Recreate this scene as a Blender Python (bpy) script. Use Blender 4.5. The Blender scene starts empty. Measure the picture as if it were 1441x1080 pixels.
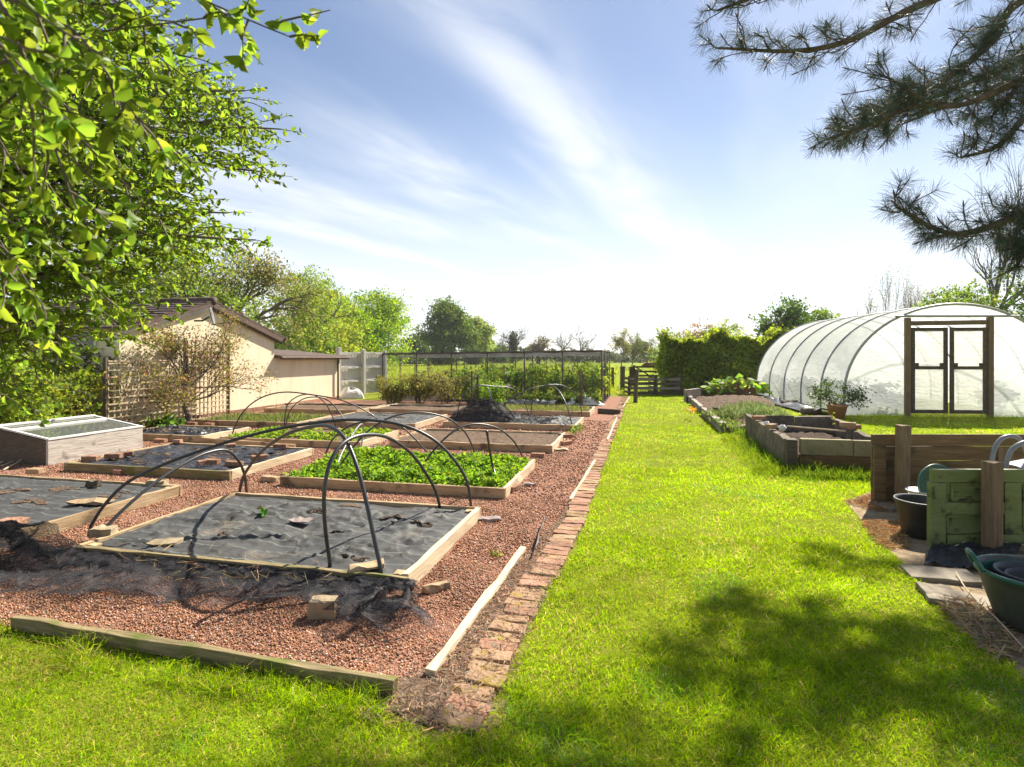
SUN,SKY,EXPO,CLOUD=5.0,0.050,1.32,(9.6,9.8,10.1,1); HAZE=0.00035
import bpy, math, random
import numpy as np
from mathutils import Vector, Matrix, noise as mnoise
random.seed(7); rng = np.random.default_rng(7)
R = math.radians
scn = bpy.context.scene
C = scn.collection
CAMH = 1.6; F = 800.0; CX = 720.5; HY = 500.0       # camera height, focal length and horizon in the photograph's pixels
UX, UY = 0.9744, -0.2247                             # the garden's grid: u across the beds, v along the brick path
YAW = math.atan2(UY, UX)
def G(u, v, z=0.0): return Vector((UX*u - UY*v, UY*u + UX*v, z))
def P(px, py, z=0.0):                                # point at height z seen at a pixel
    D = F*(CAMH-z)/(py-HY); return Vector(((px-CX)/F*D, D, z))
def Q(px, py, D): return Vector(((px-CX)/F*D, D, CAMH+(HY-py)/F*D))
def UV(x, y): return (x*UX + y*UY, -x*UY + y*UX)

# ------------------------------------------------------------------ materials
def newmat(name):
    m = bpy.data.materials.new(name); m.use_nodes = True
    nt = m.node_tree; nt.nodes.clear()
    return m, nt, nt.nodes, nt.links
def ramp(N, stops):
    r = N.new('ShaderNodeValToRGB'); e = r.color_ramp.elements
    while len(e) < len(stops): e.new(0.5)
    for i, (p, c) in enumerate(stops): e[i].position = p; e[i].color = (*c, 1)
    return r
def coords(N, L, stretch, rnd=True, kind='Object'):
    tc = N.new('ShaderNodeTexCoord'); mp = N.new('ShaderNodeMapping'); mp.inputs['Scale'].default_value = stretch
    L.new(tc.outputs[kind], mp.inputs['Vector'])
    if rnd:
        oi = N.new('ShaderNodeObjectInfo'); mu = N.new('ShaderNodeMath'); mu.operation = 'MULTIPLY'; mu.inputs[1].default_value = 57.0
        L.new(oi.outputs['Random'], mu.inputs[0]); L.new(mu.outputs[0], mp.inputs['Location'])
    return mp.outputs[0]
def surf(name, stops, scale=4, stretch=(1,1,1), rough=0.8, bump=0.3, bscale=None, vary=0.0, spec=0.3, detail=7, dist=0.02, rnd=True, spots=None, metal=0):
    """noise-coloured principled surface; vary = brightness change from object to object; spots=(colour, scale, threshold)"""
    m, nt, N, L = newmat(name)
    o = N.new('ShaderNodeOutputMaterial'); b = N.new('ShaderNodeBsdfPrincipled'); L.new(b.outputs[0], o.inputs[0])
    v = coords(N, L, stretch, rnd)
    n = N.new('ShaderNodeTexNoise'); n.inputs['Scale'].default_value = scale; n.inputs['Detail'].default_value = detail; n.inputs['Roughness'].default_value = 0.65
    L.new(v, n.inputs['Vector'])
    r = ramp(N, stops); L.new(n.outputs['Fac'], r.inputs[0]); col = r.outputs[0]
    if spots:
        v2 = coords(N, L, (1,1,1), rnd)
        n2 = N.new('ShaderNodeTexNoise'); n2.inputs['Scale'].default_value = spots[1]; n2.inputs['Detail'].default_value = 5; L.new(v2, n2.inputs['Vector'])
        rr = ramp(N, [(spots[2], (0,0,0)), (min(1, spots[2]+0.12), (1,1,1))]); L.new(n2.outputs['Fac'], rr.inputs[0])
        mx = N.new('ShaderNodeMixRGB'); L.new(rr.outputs[0], mx.inputs[0]); L.new(col, mx.inputs[1]); mx.inputs[2].default_value = (*spots[0], 1); col = mx.outputs[0]
    if vary:
        oi = N.new('ShaderNodeObjectInfo'); mr = N.new('ShaderNodeMapRange'); mr.inputs[3].default_value = 1-vary; mr.inputs[4].default_value = 1+vary
        L.new(oi.outputs['Random'], mr.inputs[0]); hs = N.new('ShaderNodeHueSaturation'); L.new(mr.outputs[0], hs.inputs['Value']); L.new(col, hs.inputs['Color']); col = hs.outputs[0]
    L.new(col, b.inputs['Base Color'])
    b.inputs['Roughness'].default_value = rough; b.inputs['Specular IOR Level'].default_value = spec; b.inputs['Metallic'].default_value = metal
    if bump:
        bn = N.new('ShaderNodeTexNoise'); bn.inputs['Scale'].default_value = bscale or scale*2.5; bn.inputs['Detail'].default_value = 8; L.new(v, bn.inputs['Vector'])
        bu = N.new('ShaderNodeBump'); bu.inputs['Strength'].default_value = bump; bu.inputs['Distance'].default_value = dist
        L.new(bn.outputs['Fac'], bu.inputs['Height']); L.new(bu.outputs[0], b.inputs['Normal'])
    return m
def leafmat(name, trans=0.45, gloss=0.25, rough=0.45, sat=1.0, tv=1.5):
    """thin foliage: colour comes from the mesh attribute 'tint' (each leaf's own pigment)"""
    m, nt, N, L = newmat(name)
    o = N.new('ShaderNodeOutputMaterial'); a = N.new('ShaderNodeAttribute'); a.attribute_name = 'tint'
    b = N.new('ShaderNodeBsdfPrincipled'); b.inputs['Roughness'].default_value = rough; b.inputs['Specular IOR Level'].default_value = gloss
    t = N.new('ShaderNodeBsdfTranslucent'); mx = N.new('ShaderNodeMixShader'); mx.inputs[0].default_value = trans
    hs = N.new('ShaderNodeHueSaturation'); hs.inputs['Hue'].default_value = 0.485; hs.inputs['Saturation'].default_value = sat*1.05; hs.inputs['Value'].default_value = tv
    L.new(a.outputs['Color'], b.inputs['Base Color']); L.new(a.outputs['Color'], hs.inputs['Color']); L.new(hs.outputs[0], t.inputs['Color'])
    L.new(b.outputs[0], mx.inputs[1]); L.new(t.outputs[0], mx.inputs[2]); L.new(mx.outputs[0], o.inputs[0])
    return m
def netmat(name, col, alpha, vary=0.25, scale=6):
    m, nt, N, L = newmat(name)
    o = N.new('ShaderNodeOutputMaterial'); b = N.new('ShaderNodeBsdfPrincipled'); b.inputs['Base Color'].default_value = (*col, 1); b.inputs['Roughness'].default_value = 0.55
    b.inputs['Specular IOR Level'].default_value = 0.12
    t = N.new('ShaderNodeBsdfTransparent'); mx = N.new('ShaderNodeMixShader')
    v = coords(N, L, (1,1,1), False); n = N.new('ShaderNodeTexNoise'); n.inputs['Scale'].default_value = scale; n.inputs['Detail'].default_value = 6; L.new(v, n.inputs['Vector'])
    mr = N.new('ShaderNodeMapRange'); mr.inputs[1].default_value = 0.3; mr.inputs[2].default_value = 0.7; mr.inputs[3].default_value = max(0, alpha-vary); mr.inputs[4].default_value = min(1, alpha+vary)
    L.new(n.outputs['Fac'], mr.inputs[0]); L.new(mr.outputs[0], mx.inputs[0]); L.new(t.outputs[0], mx.inputs[1]); L.new(b.outputs[0], mx.inputs[2]); L.new(mx.outputs[0], o.inputs[0])
    return m
M = {}
M['wood_fresh'] = surf('softwood', [(0.25,(0.26,0.17,0.085)),(0.5,(0.42,0.30,0.17)),(0.75,(0.52,0.40,0.25))], 3.0, (1,14,14), 0.8, 0.35, vary=0.14, spots=((0.15,0.105,0.06), 4, 0.57))
M['wood_pale_sunlit'] = surf('pale_sunlit_softwood', [(0.25,(0.45,0.34,0.2)),(0.6,(0.62,0.5,0.34)),(0.8,(0.68,0.57,0.42))], 3.0, (1,14,14), 0.8, 0.3, vary=0.1)  # pale wood; on bed sides and trellis slats the paleness is painted sunlight
M['wood_post'] = surf('brown_grey_post', [(0.25,(0.11,0.07,0.04)),(0.5,(0.2,0.135,0.08)),(0.75,(0.28,0.2,0.125))], 4.0, (12,12,1), 0.85, 0.35, vary=0.1)
M['wood_grey_sunlit'] = surf('sunlit_weathered_boards', [(0.25,(0.26,0.22,0.185)),(0.5,(0.5,0.455,0.395)),(0.75,(0.64,0.595,0.53))], 3.0, (1,16,16), 0.85, 0.4, vary=0.1, spots=((0.14,0.1,0.08), 4, 0.62))  # weathered grey wood brightened: sunlight put into the cold frame front's colour
M['wood_grey'] = surf('weathered_wood', [(0.25,(0.12,0.1,0.08)),(0.5,(0.26,0.225,0.185)),(0.75,(0.36,0.32,0.275))], 3.0, (1,16,16), 0.85, 0.4, vary=0.15, spots=((0.09,0.06,0.045), 3.5, 0.6))
M['wood_dark'] = surf('old_dark_wood', [(0.25,(0.05,0.04,0.028)),(0.55,(0.11,0.085,0.06)),(0.8,(0.17,0.13,0.095))], 3.0, (1,14,14), 0.85, 0.4, vary=0.2)
M['wood_brown'] = surf('brown_stained_boards', [(0.25,(0.08,0.05,0.022)),(0.5,(0.17,0.105,0.048)),(0.78,(0.27,0.18,0.095))], 2.6, (1,12,12), 0.75, 0.35, vary=0.15, spots=((0.06,0.05,0.025), 3, 0.58))
M['wood_mossy'] = surf('mossy_timber', [(0.25,(0.1,0.085,0.035)),(0.5,(0.22,0.17,0.085)),(0.78,(0.38,0.29,0.16))], 3.0, (1,12,12), 0.85, 0.4, spots=((0.13,0.14,0.03), 4, 0.52))
M['wood_gatefence'] = surf('silver_grey_boards', [(0.25,(0.34,0.31,0.27)),(0.5,(0.5,0.465,0.415)),(0.8,(0.6,0.57,0.52))], 3.0, (14,14,1), 0.85, 0.4)
M['green_paint'] = surf('flaking_green_paint', [(0.2,(0.10,0.12,0.04)),(0.5,(0.155,0.185,0.06)),(0.8,(0.21,0.24,0.095))], 3.5, (1,3,3), 0.55, 0.4, spots=((0.045,0.045,0.02), 9, 0.55))
M['pipe'] = surf('black_pipe', [(0.3,(0.018,0.018,0.02)),(0.7,(0.04,0.04,0.043))], 6, rough=0.38, bump=0.05, spec=0.6)
M['membrane'] = surf('weed_membrane', [(0.25,(0.042,0.042,0.043)),(0.5,(0.068,0.067,0.066)),(0.75,(0.10,0.097,0.093))], 3.2, (1,2.2,1), rough=0.72, bump=0.3, bscale=5, spec=0.35, dist=0.03, detail=5, spots=((0.15,0.13,0.108), 2.0, 0.6))
def membrane():
    m=surf('weed_membrane', [(0.25,(0.036,0.036,0.037)),(0.5,(0.053,0.052,0.051)),(0.75,(0.078,0.075,0.071))], 2.6, (1,2.2,1), rough=0.7, bump=0, spec=0.35, detail=6, spots=((0.13,0.11,0.088), 1.7, 0.58), rnd=False)
    nt=m.node_tree; N=nt.nodes; L=nt.links; b=[n for n in N if n.type=='BSDF_PRINCIPLED'][0]
    v=coords(N,L,(1,1,1),False); w=N.new('ShaderNodeTexNoise'); w.inputs['Scale'].default_value=2.2; w.inputs['Detail'].default_value=3; L.new(v,w.inputs['Vector'])
    ad=N.new('ShaderNodeVectorMath'); ad.operation='MULTIPLY_ADD'; ad.inputs[1].default_value=(.5,.5,.5); L.new(w.outputs['Color'],ad.inputs[0]); L.new(v,ad.inputs[2])
    vo=N.new('ShaderNodeTexVoronoi'); vo.feature='DISTANCE_TO_EDGE'; vo.inputs['Scale'].default_value=2.6; L.new(ad.outputs[0],vo.inputs['Vector'])
    mr=N.new('ShaderNodeMapRange'); mr.inputs[2].default_value=.07; mr.inputs[3].default_value=1; mr.inputs[4].default_value=0; L.new(vo.outputs['Distance'],mr.inputs[0])
    n2=N.new('ShaderNodeTexNoise'); n2.inputs['Scale'].default_value=9; n2.inputs['Detail'].default_value=6; L.new(v,n2.inputs['Vector'])
    sm=N.new('ShaderNodeMath'); sm.operation='MULTIPLY_ADD'; sm.inputs[1].default_value=.55; L.new(mr.outputs[0],sm.inputs[0]); L.new(n2.outputs['Fac'],sm.inputs[2])
    bu=N.new('ShaderNodeBump'); bu.inputs['Strength'].default_value=.24; bu.inputs['Distance'].default_value=.03; L.new(sm.outputs[0],bu.inputs['Height']); L.new(bu.outputs[0],b.inputs['Normal'])
    old=b.inputs['Base Color'].links[0].from_socket; gr=None
    wv=N.new('ShaderNodeTexWave'); wv.inputs['Scale'].default_value=1.6; wv.inputs['Distortion'].default_value=.6; wv.inputs['Detail'].default_value=1; rot=N.new('ShaderNodeMapping'); rot.inputs['Rotation'].default_value=(0,0,-YAW+1.5708); L.new(v,rot.inputs['Vector']); L.new(rot.outputs[0],wv.inputs['Vector'])
    rr=ramp(N,[(.985,(0,0,0)),(1,(.5,.5,.5))]); L.new(wv.outputs['Fac'],rr.inputs[0]); mx=N.new('ShaderNodeMixRGB'); L.new(rr.outputs[0],mx.inputs[0]); L.new(old,mx.inputs[1]); mx.inputs[2].default_value=(.2,.24,.2,1); L.new(mx.outputs[0],b.inputs['Base Color'])
    return m
M['membrane'] = membrane()
M['membrane_dark'] = surf('black_plastic_sheet', [(0.3,(0.014,0.014,0.017)),(0.7,(0.04,0.04,0.045))], 4, rough=0.4, bump=0.6, bscale=7, spec=0.6, dist=0.05)
M['soil'] = surf('garden_soil', [(0.25,(0.06,0.04,0.028)),(0.5,(0.13,0.088,0.06)),(0.75,(0.21,0.15,0.105))], 14, rough=0.95, bump=0.9, bscale=30, spec=0.1, dist=0.03, rnd=False)
M['soil_dark'] = surf('dark_damp_soil', [(0.25,(0.03,0.022,0.016)),(0.6,(0.075,0.052,0.036)),(0.8,(0.13,0.09,0.06))], 14, rough=0.95, bump=0.9, bscale=30, spec=0.1, dist=0.03, rnd=False)
M['brick'] = surf('weathered_brick', [(0.2,(0.19,0.1,0.065)),(0.5,(0.33,0.18,0.12)),(0.8,(0.43,0.28,0.205))], 9, rough=0.95, bump=0.7, bscale=35, vary=0.22, spots=((0.22,0.17,0.12), 14, 0.55), spec=0.08)
M['brick_moss'] = surf('mossy_brick', [(0.2,(0.17,0.11,0.065)),(0.5,(0.31,0.2,0.125)),(0.8,(0.42,0.3,0.2))], 9, rough=0.95, bump=0.7, bscale=35, vary=0.2, spots=((0.25,0.18,0.04), 13, 0.54), spec=0.08)
M['brick_buff'] = surf('buff_brick', [(0.2,(0.26,0.17,0.1)),(0.5,(0.37,0.26,0.155)),(0.8,(0.46,0.35,0.23))], 9, rough=0.9, bump=0.5, bscale=40, vary=0.15, spec=0.15)
M['stone'] = surf('sandstone', [(0.2,(0.2,0.15,0.09)),(0.5,(0.31,0.24,0.15)),(0.8,(0.42,0.34,0.23))], 6, rough=0.9, bump=0.6, bscale=20, vary=0.15)
M['slate'] = surf('slate_tile', [(0.2,(0.2,0.15,0.14)),(0.6,(0.32,0.25,0.23)),(0.9,(0.4,0.33,0.31))], 8, rough=0.75, bump=0.3, vary=0.2)
M['concrete'] = surf('concrete_block', [(0.25,(0.16,0.14,0.075)),(0.5,(0.255,0.225,0.13)),(0.8,(0.34,0.305,0.2))], 8, rough=0.95, bump=0.5, bscale=50, vary=0.1, spots=((0.15,0.15,0.07), 4, 0.58))
M['kerb'] = surf('old_concrete_kerb', [(0.25,(0.075,0.058,0.04)),(0.5,(0.16,0.13,0.095)),(0.8,(0.29,0.25,0.19))], 7, rough=0.95, bump=0.7, bscale=25, vary=0.15)
M['paving'] = surf('paving_slab', [(0.25,(0.15,0.12,0.085)),(0.6,(0.26,0.22,0.165)),(0.85,(0.34,0.295,0.23))], 7, rough=0.9, bump=0.4, vary=0.1)
M['render'] = surf('cream_render', [(0.2,(0.60,0.5,0.345)),(0.5,(0.74,0.635,0.45)),(0.75,(0.79,0.69,0.515))], 1.1, (1.6,1.6,0.45), 0.92, 0.3, bscale=40, rnd=False, spec=0.15, dist=0.01)
M['tile'] = surf('roof_tile', [(0.25,(0.055,0.036,0.03)),(0.55,(0.10,0.068,0.055)),(0.8,(0.16,0.115,0.095))], 3, rough=0.9, bump=0.3, rnd=False)
M['felt'] = surf('bargeboard', [(0.3,(0.085,0.055,0.042)),(0.7,(0.14,0.095,0.075))], 5, rough=0.8, bump=0.2)
M['white_paint'] = surf('off_white_paint', [(0.3,(0.62,0.6,0.56)),(0.7,(0.76,0.74,0.7))], 6, rough=0.6, bump=0.1)
M['glass_dark'] = surf('window_glass', [(0.3,(0.05,0.06,0.065)),(0.7,(0.09,0.1,0.1))], 2, rough=0.1, bump=0, spec=0.6)
M['grey_metal'] = surf('grey_tube', [(0.3,(0.16,0.17,0.18)),(0.7,(0.24,0.25,0.26))], 6, rough=0.4, bump=0.05, spec=0.6)
M['galv'] = surf('galvanised_tube', [(0.3,(0.30,0.30,0.28)),(0.7,(0.42,0.42,0.39))], 8, rough=0.5, bump=0.05, metal=0.5)
M['blue_grey_tube'] = surf('shaded_hoop_tube', [(0.3,(0.2,0.22,0.26)),(0.7,(0.27,0.29,0.33))], 8, rough=0.5, bump=0.05)  # inner hoops: bluish shade put into the tube colour
M['dish'] = surf('dish_grey', [(0.3,(0.15,0.155,0.16)),(0.7,(0.2,0.205,0.21))], 3, rough=0.5, bump=0.0)
M['terracotta'] = surf('terracotta', [(0.3,(0.36,0.16,0.09)),(0.7,(0.5,0.26,0.15))], 7, rough=0.85, bump=0.2)
M['black_plastic'] = surf('black_bucket', [(0.3,(0.02,0.021,0.02)),(0.7,(0.045,0.045,0.042))], 6, rough=0.45, bump=0.06, spec=0.5)
M['green_plastic'] = surf('dark_green_plastic', [(0.3,(0.012,0.075,0.05)),(0.7,(0.022,0.115,0.082))], 5, rough=0.4, bump=0.06, spec=0.5)
M['green_trug'] = surf('dusty_trug', [(0.3,(0.03,0.036,0.027)),(0.55,(0.05,0.056,0.043)),(0.8,(0.1,0.092,0.07))], 4, rough=0.55, bump=0.08, spec=0.45, spots=((0.13,0.11,0.08), 6, 0.6))
M['white_plastic'] = surf('white_plastic', [(0.3,(0.62,0.6,0.58)),(0.7,(0.75,0.74,0.72))], 6, rough=0.5, bump=0.2)
M['bark'] = surf('bark', [(0.25,(0.06,0.045,0.035)),(0.55,(0.13,0.1,0.08)),(0.8,(0.2,0.165,0.13))], 6, (3,3,1), 0.95, 0.6)
M['bark_pine'] = surf('pine_bark', [(0.25,(0.06,0.044,0.036)),(0.55,(0.13,0.095,0.075)),(0.8,(0.22,0.17,0.14))], 12, rough=0.95, bump=0.5, spec=0.1)
M['bark_pale'] = surf('pale_bark', [(0.25,(0.12,0.095,0.075)),(0.6,(0.22,0.18,0.15)),(0.85,(0.3,0.26,0.22))], 6, (3,3,1), 0.95, 0.4)
M['leaf'] = leafmat('leaf', 0.5, 0.15, 0.55); M['leaf_thin'] = leafmat('thin_leaf', 0.6, 0.22, 0.45, 0.97, 1.8); M['grass'] = leafmat('grass_blade', 0.55, 0.10, 0.6, 1.0, 1.9)
M['needle'] = leafmat('pine_needle', 0.2, 0.12, 0.5); M['dry'] = leafmat('dry_straw', 0.2, 0.1, 0.8)
M['pebble'] = leafmat('stone_chip', 0.0, 0.2, 0.85)
M['net'] = netmat('black_netting', (0.075,0.072,0.08), 0.24, 0.1, 5)
M['net_heap'] = netmat('heaped_black_netting', (0.05,0.048,0.053), 0.24, 0.08, 5)
M['thread'] = surf('net_thread', [(0.3,(0.018,0.017,0.02)),(0.7,(0.04,0.038,0.043))], 6, rough=0.6, bump=0, spec=0.25)
M['net_cage'] = netmat('cage_netting', (0.10,0.10,0.095), 0.19, 0.05, 2)
M['net_roof'] = netmat('cage_roof_netting', (0.12,0.115,0.11), 0.34, 0.1, 2)

def polymat(name, tfac=0.27, tint=(0.965,0.97,0.98)):
    m, nt, N, L = newmat(name)
    o = N.new('ShaderNodeOutputMaterial'); d = N.new('ShaderNodeBsdfDiffuse'); t = N.new('ShaderNodeBsdfTranslucent'); tr = N.new('ShaderNodeBsdfTransparent'); gl = N.new('ShaderNodeBsdfGlossy')
    v = coords(N, L, (1,1,2.2), False); n = N.new('ShaderNodeTexNoise'); n.inputs['Scale'].default_value = 1.6; n.inputs['Detail'].default_value = 6; L.new(v, n.inputs['Vector'])
    r = ramp(N, [(0.3, tuple(c*0.86 for c in tint)), (0.6, tint)]); L.new(n.outputs['Fac'], r.inputs[0])
    gz = N.new('ShaderNodeNewGeometry'); sp = N.new('ShaderNodeSeparateXYZ'); L.new(gz.outputs['Position'], sp.inputs[0])
    st = N.new('ShaderNodeTexNoise'); st.inputs['Scale'].default_value = 1.1; st.inputs['Detail'].default_value = 7; L.new(v, st.inputs['Vector'])
    ad = N.new('ShaderNodeMath'); ad.operation = 'MULTIPLY_ADD'; ad.inputs[1].default_value = -2.6; L.new(st.outputs['Fac'], ad.inputs[0]); L.new(sp.outputs[2], ad.inputs[2])
    ms = N.new('ShaderNodeMapRange'); ms.inputs[1].default_value = 0.1; ms.inputs[2].default_value = -1.1; ms.inputs[3].default_value = 0; ms.inputs[4].default_value = 0.32; L.new(ad.outputs[0], ms.inputs[0])
    al = N.new('ShaderNodeMixRGB'); L.new(ms.outputs[0], al.inputs[0]); L.new(r.outputs[0], al.inputs[1]); al.inputs[2].default_value = (0.62,0.68,0.64,1)
    L.new(al.outputs[0], d.inputs[0]); L.new(al.outputs[0], t.inputs[0]); tr.inputs[0].default_value = (0.95,0.97,0.98,1)
    gl.inputs['Roughness'].default_value = 0.28
    a = N.new('ShaderNodeMixShader'); a.inputs[0].default_value = 0.76; L.new(d.outputs[0], a.inputs[1]); L.new(t.outputs[0], a.inputs[2])
    g = N.new('ShaderNodeMixShader'); g.inputs[0].default_value = 0.07; L.new(a.outputs[0], g.inputs[1]); L.new(gl.outputs[0], g.inputs[2])
    b = N.new('ShaderNodeMixShader'); b.inputs[0].default_value = tfac; L.new(g.outputs[0], b.inputs[1]); L.new(tr.outputs[0], b.inputs[2]); L.new(b.outputs[0], o.inputs[0])
    n2 = N.new('ShaderNodeTexNoise'); n2.inputs['Scale'].default_value = 3.5; n2.inputs['Distortion'].default_value = 1.2; L.new(v, n2.inputs['Vector'])
    bu = N.new('ShaderNodeBump'); bu.inputs['Strength'].default_value = 0.6; bu.inputs['Distance'].default_value = 0.06; L.new(n2.outputs['Fac'], bu.inputs['Height'])
    for s in (d, t, gl): L.new(bu.outputs[0], s.inputs['Normal'])
    return m
M['poly'] = polymat('polythene'); M['poly_dirty'] = polymat('dirty_polythene', 0.2, (0.92,0.88,0.82))
def glassmat():
    m, nt, N, L = newmat('frame_glass')
    o = N.new('ShaderNodeOutputMaterial'); tr = N.new('ShaderNodeBsdfTransparent'); gl = N.new('ShaderNodeBsdfGlossy'); gl.inputs['Roughness'].default_value = 0.04
    tr.inputs[0].default_value = (0.8,0.87,0.84,1)
    fr = N.new('ShaderNodeFresnel'); fr.inputs[0].default_value = 2.6
    df = N.new('ShaderNodeBsdfDiffuse'); df.inputs[0].default_value = (0.55,0.58,0.52,1); m0 = N.new('ShaderNodeMixShader'); m0.inputs[0].default_value = 0.2; L.new(tr.outputs[0], m0.inputs[1]); L.new(df.outputs[0], m0.inputs[2])
    mx = N.new('ShaderNodeMixShader'); L.new(fr.outputs[0], mx.inputs[0]); L.new(m0.outputs[0], mx.inputs[1]); L.new(gl.outputs[0], mx.inputs[2]); L.new(mx.outputs[0], o.inputs[0])
    return m
M['glass'] = glassmat()

# ------------------------------------------------------------------ object helpers
def tag(o, label=None, cat=None, group=None, kind=None):
    if label: o['label'] = label
    if cat: o['category'] = cat
    if group: o['group'] = group
    if kind: o['kind'] = kind
    return o
def thing(name, label, cat, loc, group=None):
    o = bpy.data.objects.new(name, None); C.objects.link(o); o.empty_display_size = 0.2
    o.location = loc; return tag(o, label, cat, group)
def link(name, me, mat, parent=None, loc=(0,0,0), rot=(0,0,0), smooth=False, bevel=0.0):
    o = bpy.data.objects.new(name, me); C.objects.link(o)
    if mat is not None and not me.materials: me.materials.append(mat)
    loc = Vector(loc)
    if parent is not None: o.parent = parent; loc = loc - parent_world(parent)
    o.location = loc; o.rotation_euler = rot
    if smooth: me.polygons.foreach_set('use_smooth', [True]*len(me.polygons))
    if bevel:
        b = o.modifiers.new('Bevel', 'BEVEL'); b.width = bevel; b.segments = 2; b.limit_method = 'ANGLE'
    return o
def parent_world(p):
    v = Vector(p.location)
    while p.parent is not None: p = p.parent; v = v + Vector(p.location)
    return v
def mesh_np(name, verts, faces_flat, starts, tint=None, mat=None):
    me = bpy.data.meshes.new(name)
    me.vertices.add(len(verts)); me.vertices.foreach_set('co', np.ascontiguousarray(verts, dtype=np.float32).ravel())
    me.loops.add(len(faces_flat)); me.loops.foreach_set('vertex_index', np.ascontiguousarray(faces_flat, dtype=np.int32))
    me.polygons.add(len(starts)); me.polygons.foreach_set('loop_start', np.ascontiguousarray(starts, dtype=np.int32))
    if tint is not None:
        a = me.attributes.new('tint', 'FLOAT_COLOR', 'POINT')
        a.data.foreach_set('color', np.ascontiguousarray(np.concatenate([tint, np.ones((len(tint),1))], 1), dtype=np.float32).ravel())
    me.update(calc_edges=True); me.validate()
    if mat: me.materials.append(mat)
    return me
def inst(name, V, pattern, tint, mat):
    """V (n,k,3): n copies of a k-vertex shape with the face pattern; tint (n,3)"""
    n, k = V.shape[:2]
    fl = np.array([i for f in pattern for i in f], dtype=np.int64); ln = np.array([len(f) for f in pattern])
    st = np.concatenate([[0], np.cumsum(ln)[:-1]]); tot = len(fl)
    flat = (fl[None,:] + (np.arange(n)*k)[:,None]).ravel(); starts = (st[None,:] + (np.arange(n)*tot)[:,None]).ravel()
    t = np.repeat(tint, k, axis=0) if tint is not None else None
    return mesh_np(name, V.reshape(-1,3), flat, starts, t, mat)
def unit(a): return a/np.maximum(np.linalg.norm(a, axis=-1, keepdims=True), 1e-9)
def tints(n, base, dv=0.25, dh=0.15):
    """n pigments around a base colour (r,g,b)"""
    b = np.array(base)[None,:]*(1+rng.normal(0, dv, (n,1)).clip(-0.6, 0.8))
    b = b*np.stack([1+rng.normal(0,dh,n), np.ones(n), 1+rng.normal(0,dh,n)], 1).clip(0.4,1.8)
    return b.clip(0.004, 0.9)
def leaf_mesh(name, pos, axis, size, tint, mat, shape='oval', wid=0.55, fold=0.18, up=None):
    n = len(pos); pos = np.asarray(pos); ax = unit(np.asarray(axis)); size = np.asarray(size)[:,None]
    r = rng.normal(size=(n,3)) if up is None else up + 0.5*rng.normal(size=(n,3))
    side = unit(np.cross(ax, r)); nor = np.cross(side, ax)
    if shape == 'oval':
        loc = [(0,0,0),(-.42,.3,1),(0,.3,0),(.42,.3,1),(-.38,.65,1),(0,.65,0),(.38,.65,1),(0,1,-.4)]
        pat = [(0,2,1),(0,3,2),(1,2,5,4),(2,3,6,5),(4,5,7),(5,6,7)]
    elif shape == 'quad':
        loc = [(0,0,0),(-.5,.45,.6),(0,1,0),(.5,.5,.6)]; pat = [(0,3,2,1)]
    elif shape == 'blade':
        loc = [(-.5,0,0),(.5,0,0),(.36,.55,.0),(-.36,.55,.0),(0,1,-.9)]; pat = [(0,1,2,3),(3,2,4)]
    V = np.stack([pos + size*(wid*a*side + b*ax + fold*c*nor) for a,b,c in loc], 1)
    return inst(name, V, pat, tint, mat)
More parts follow.
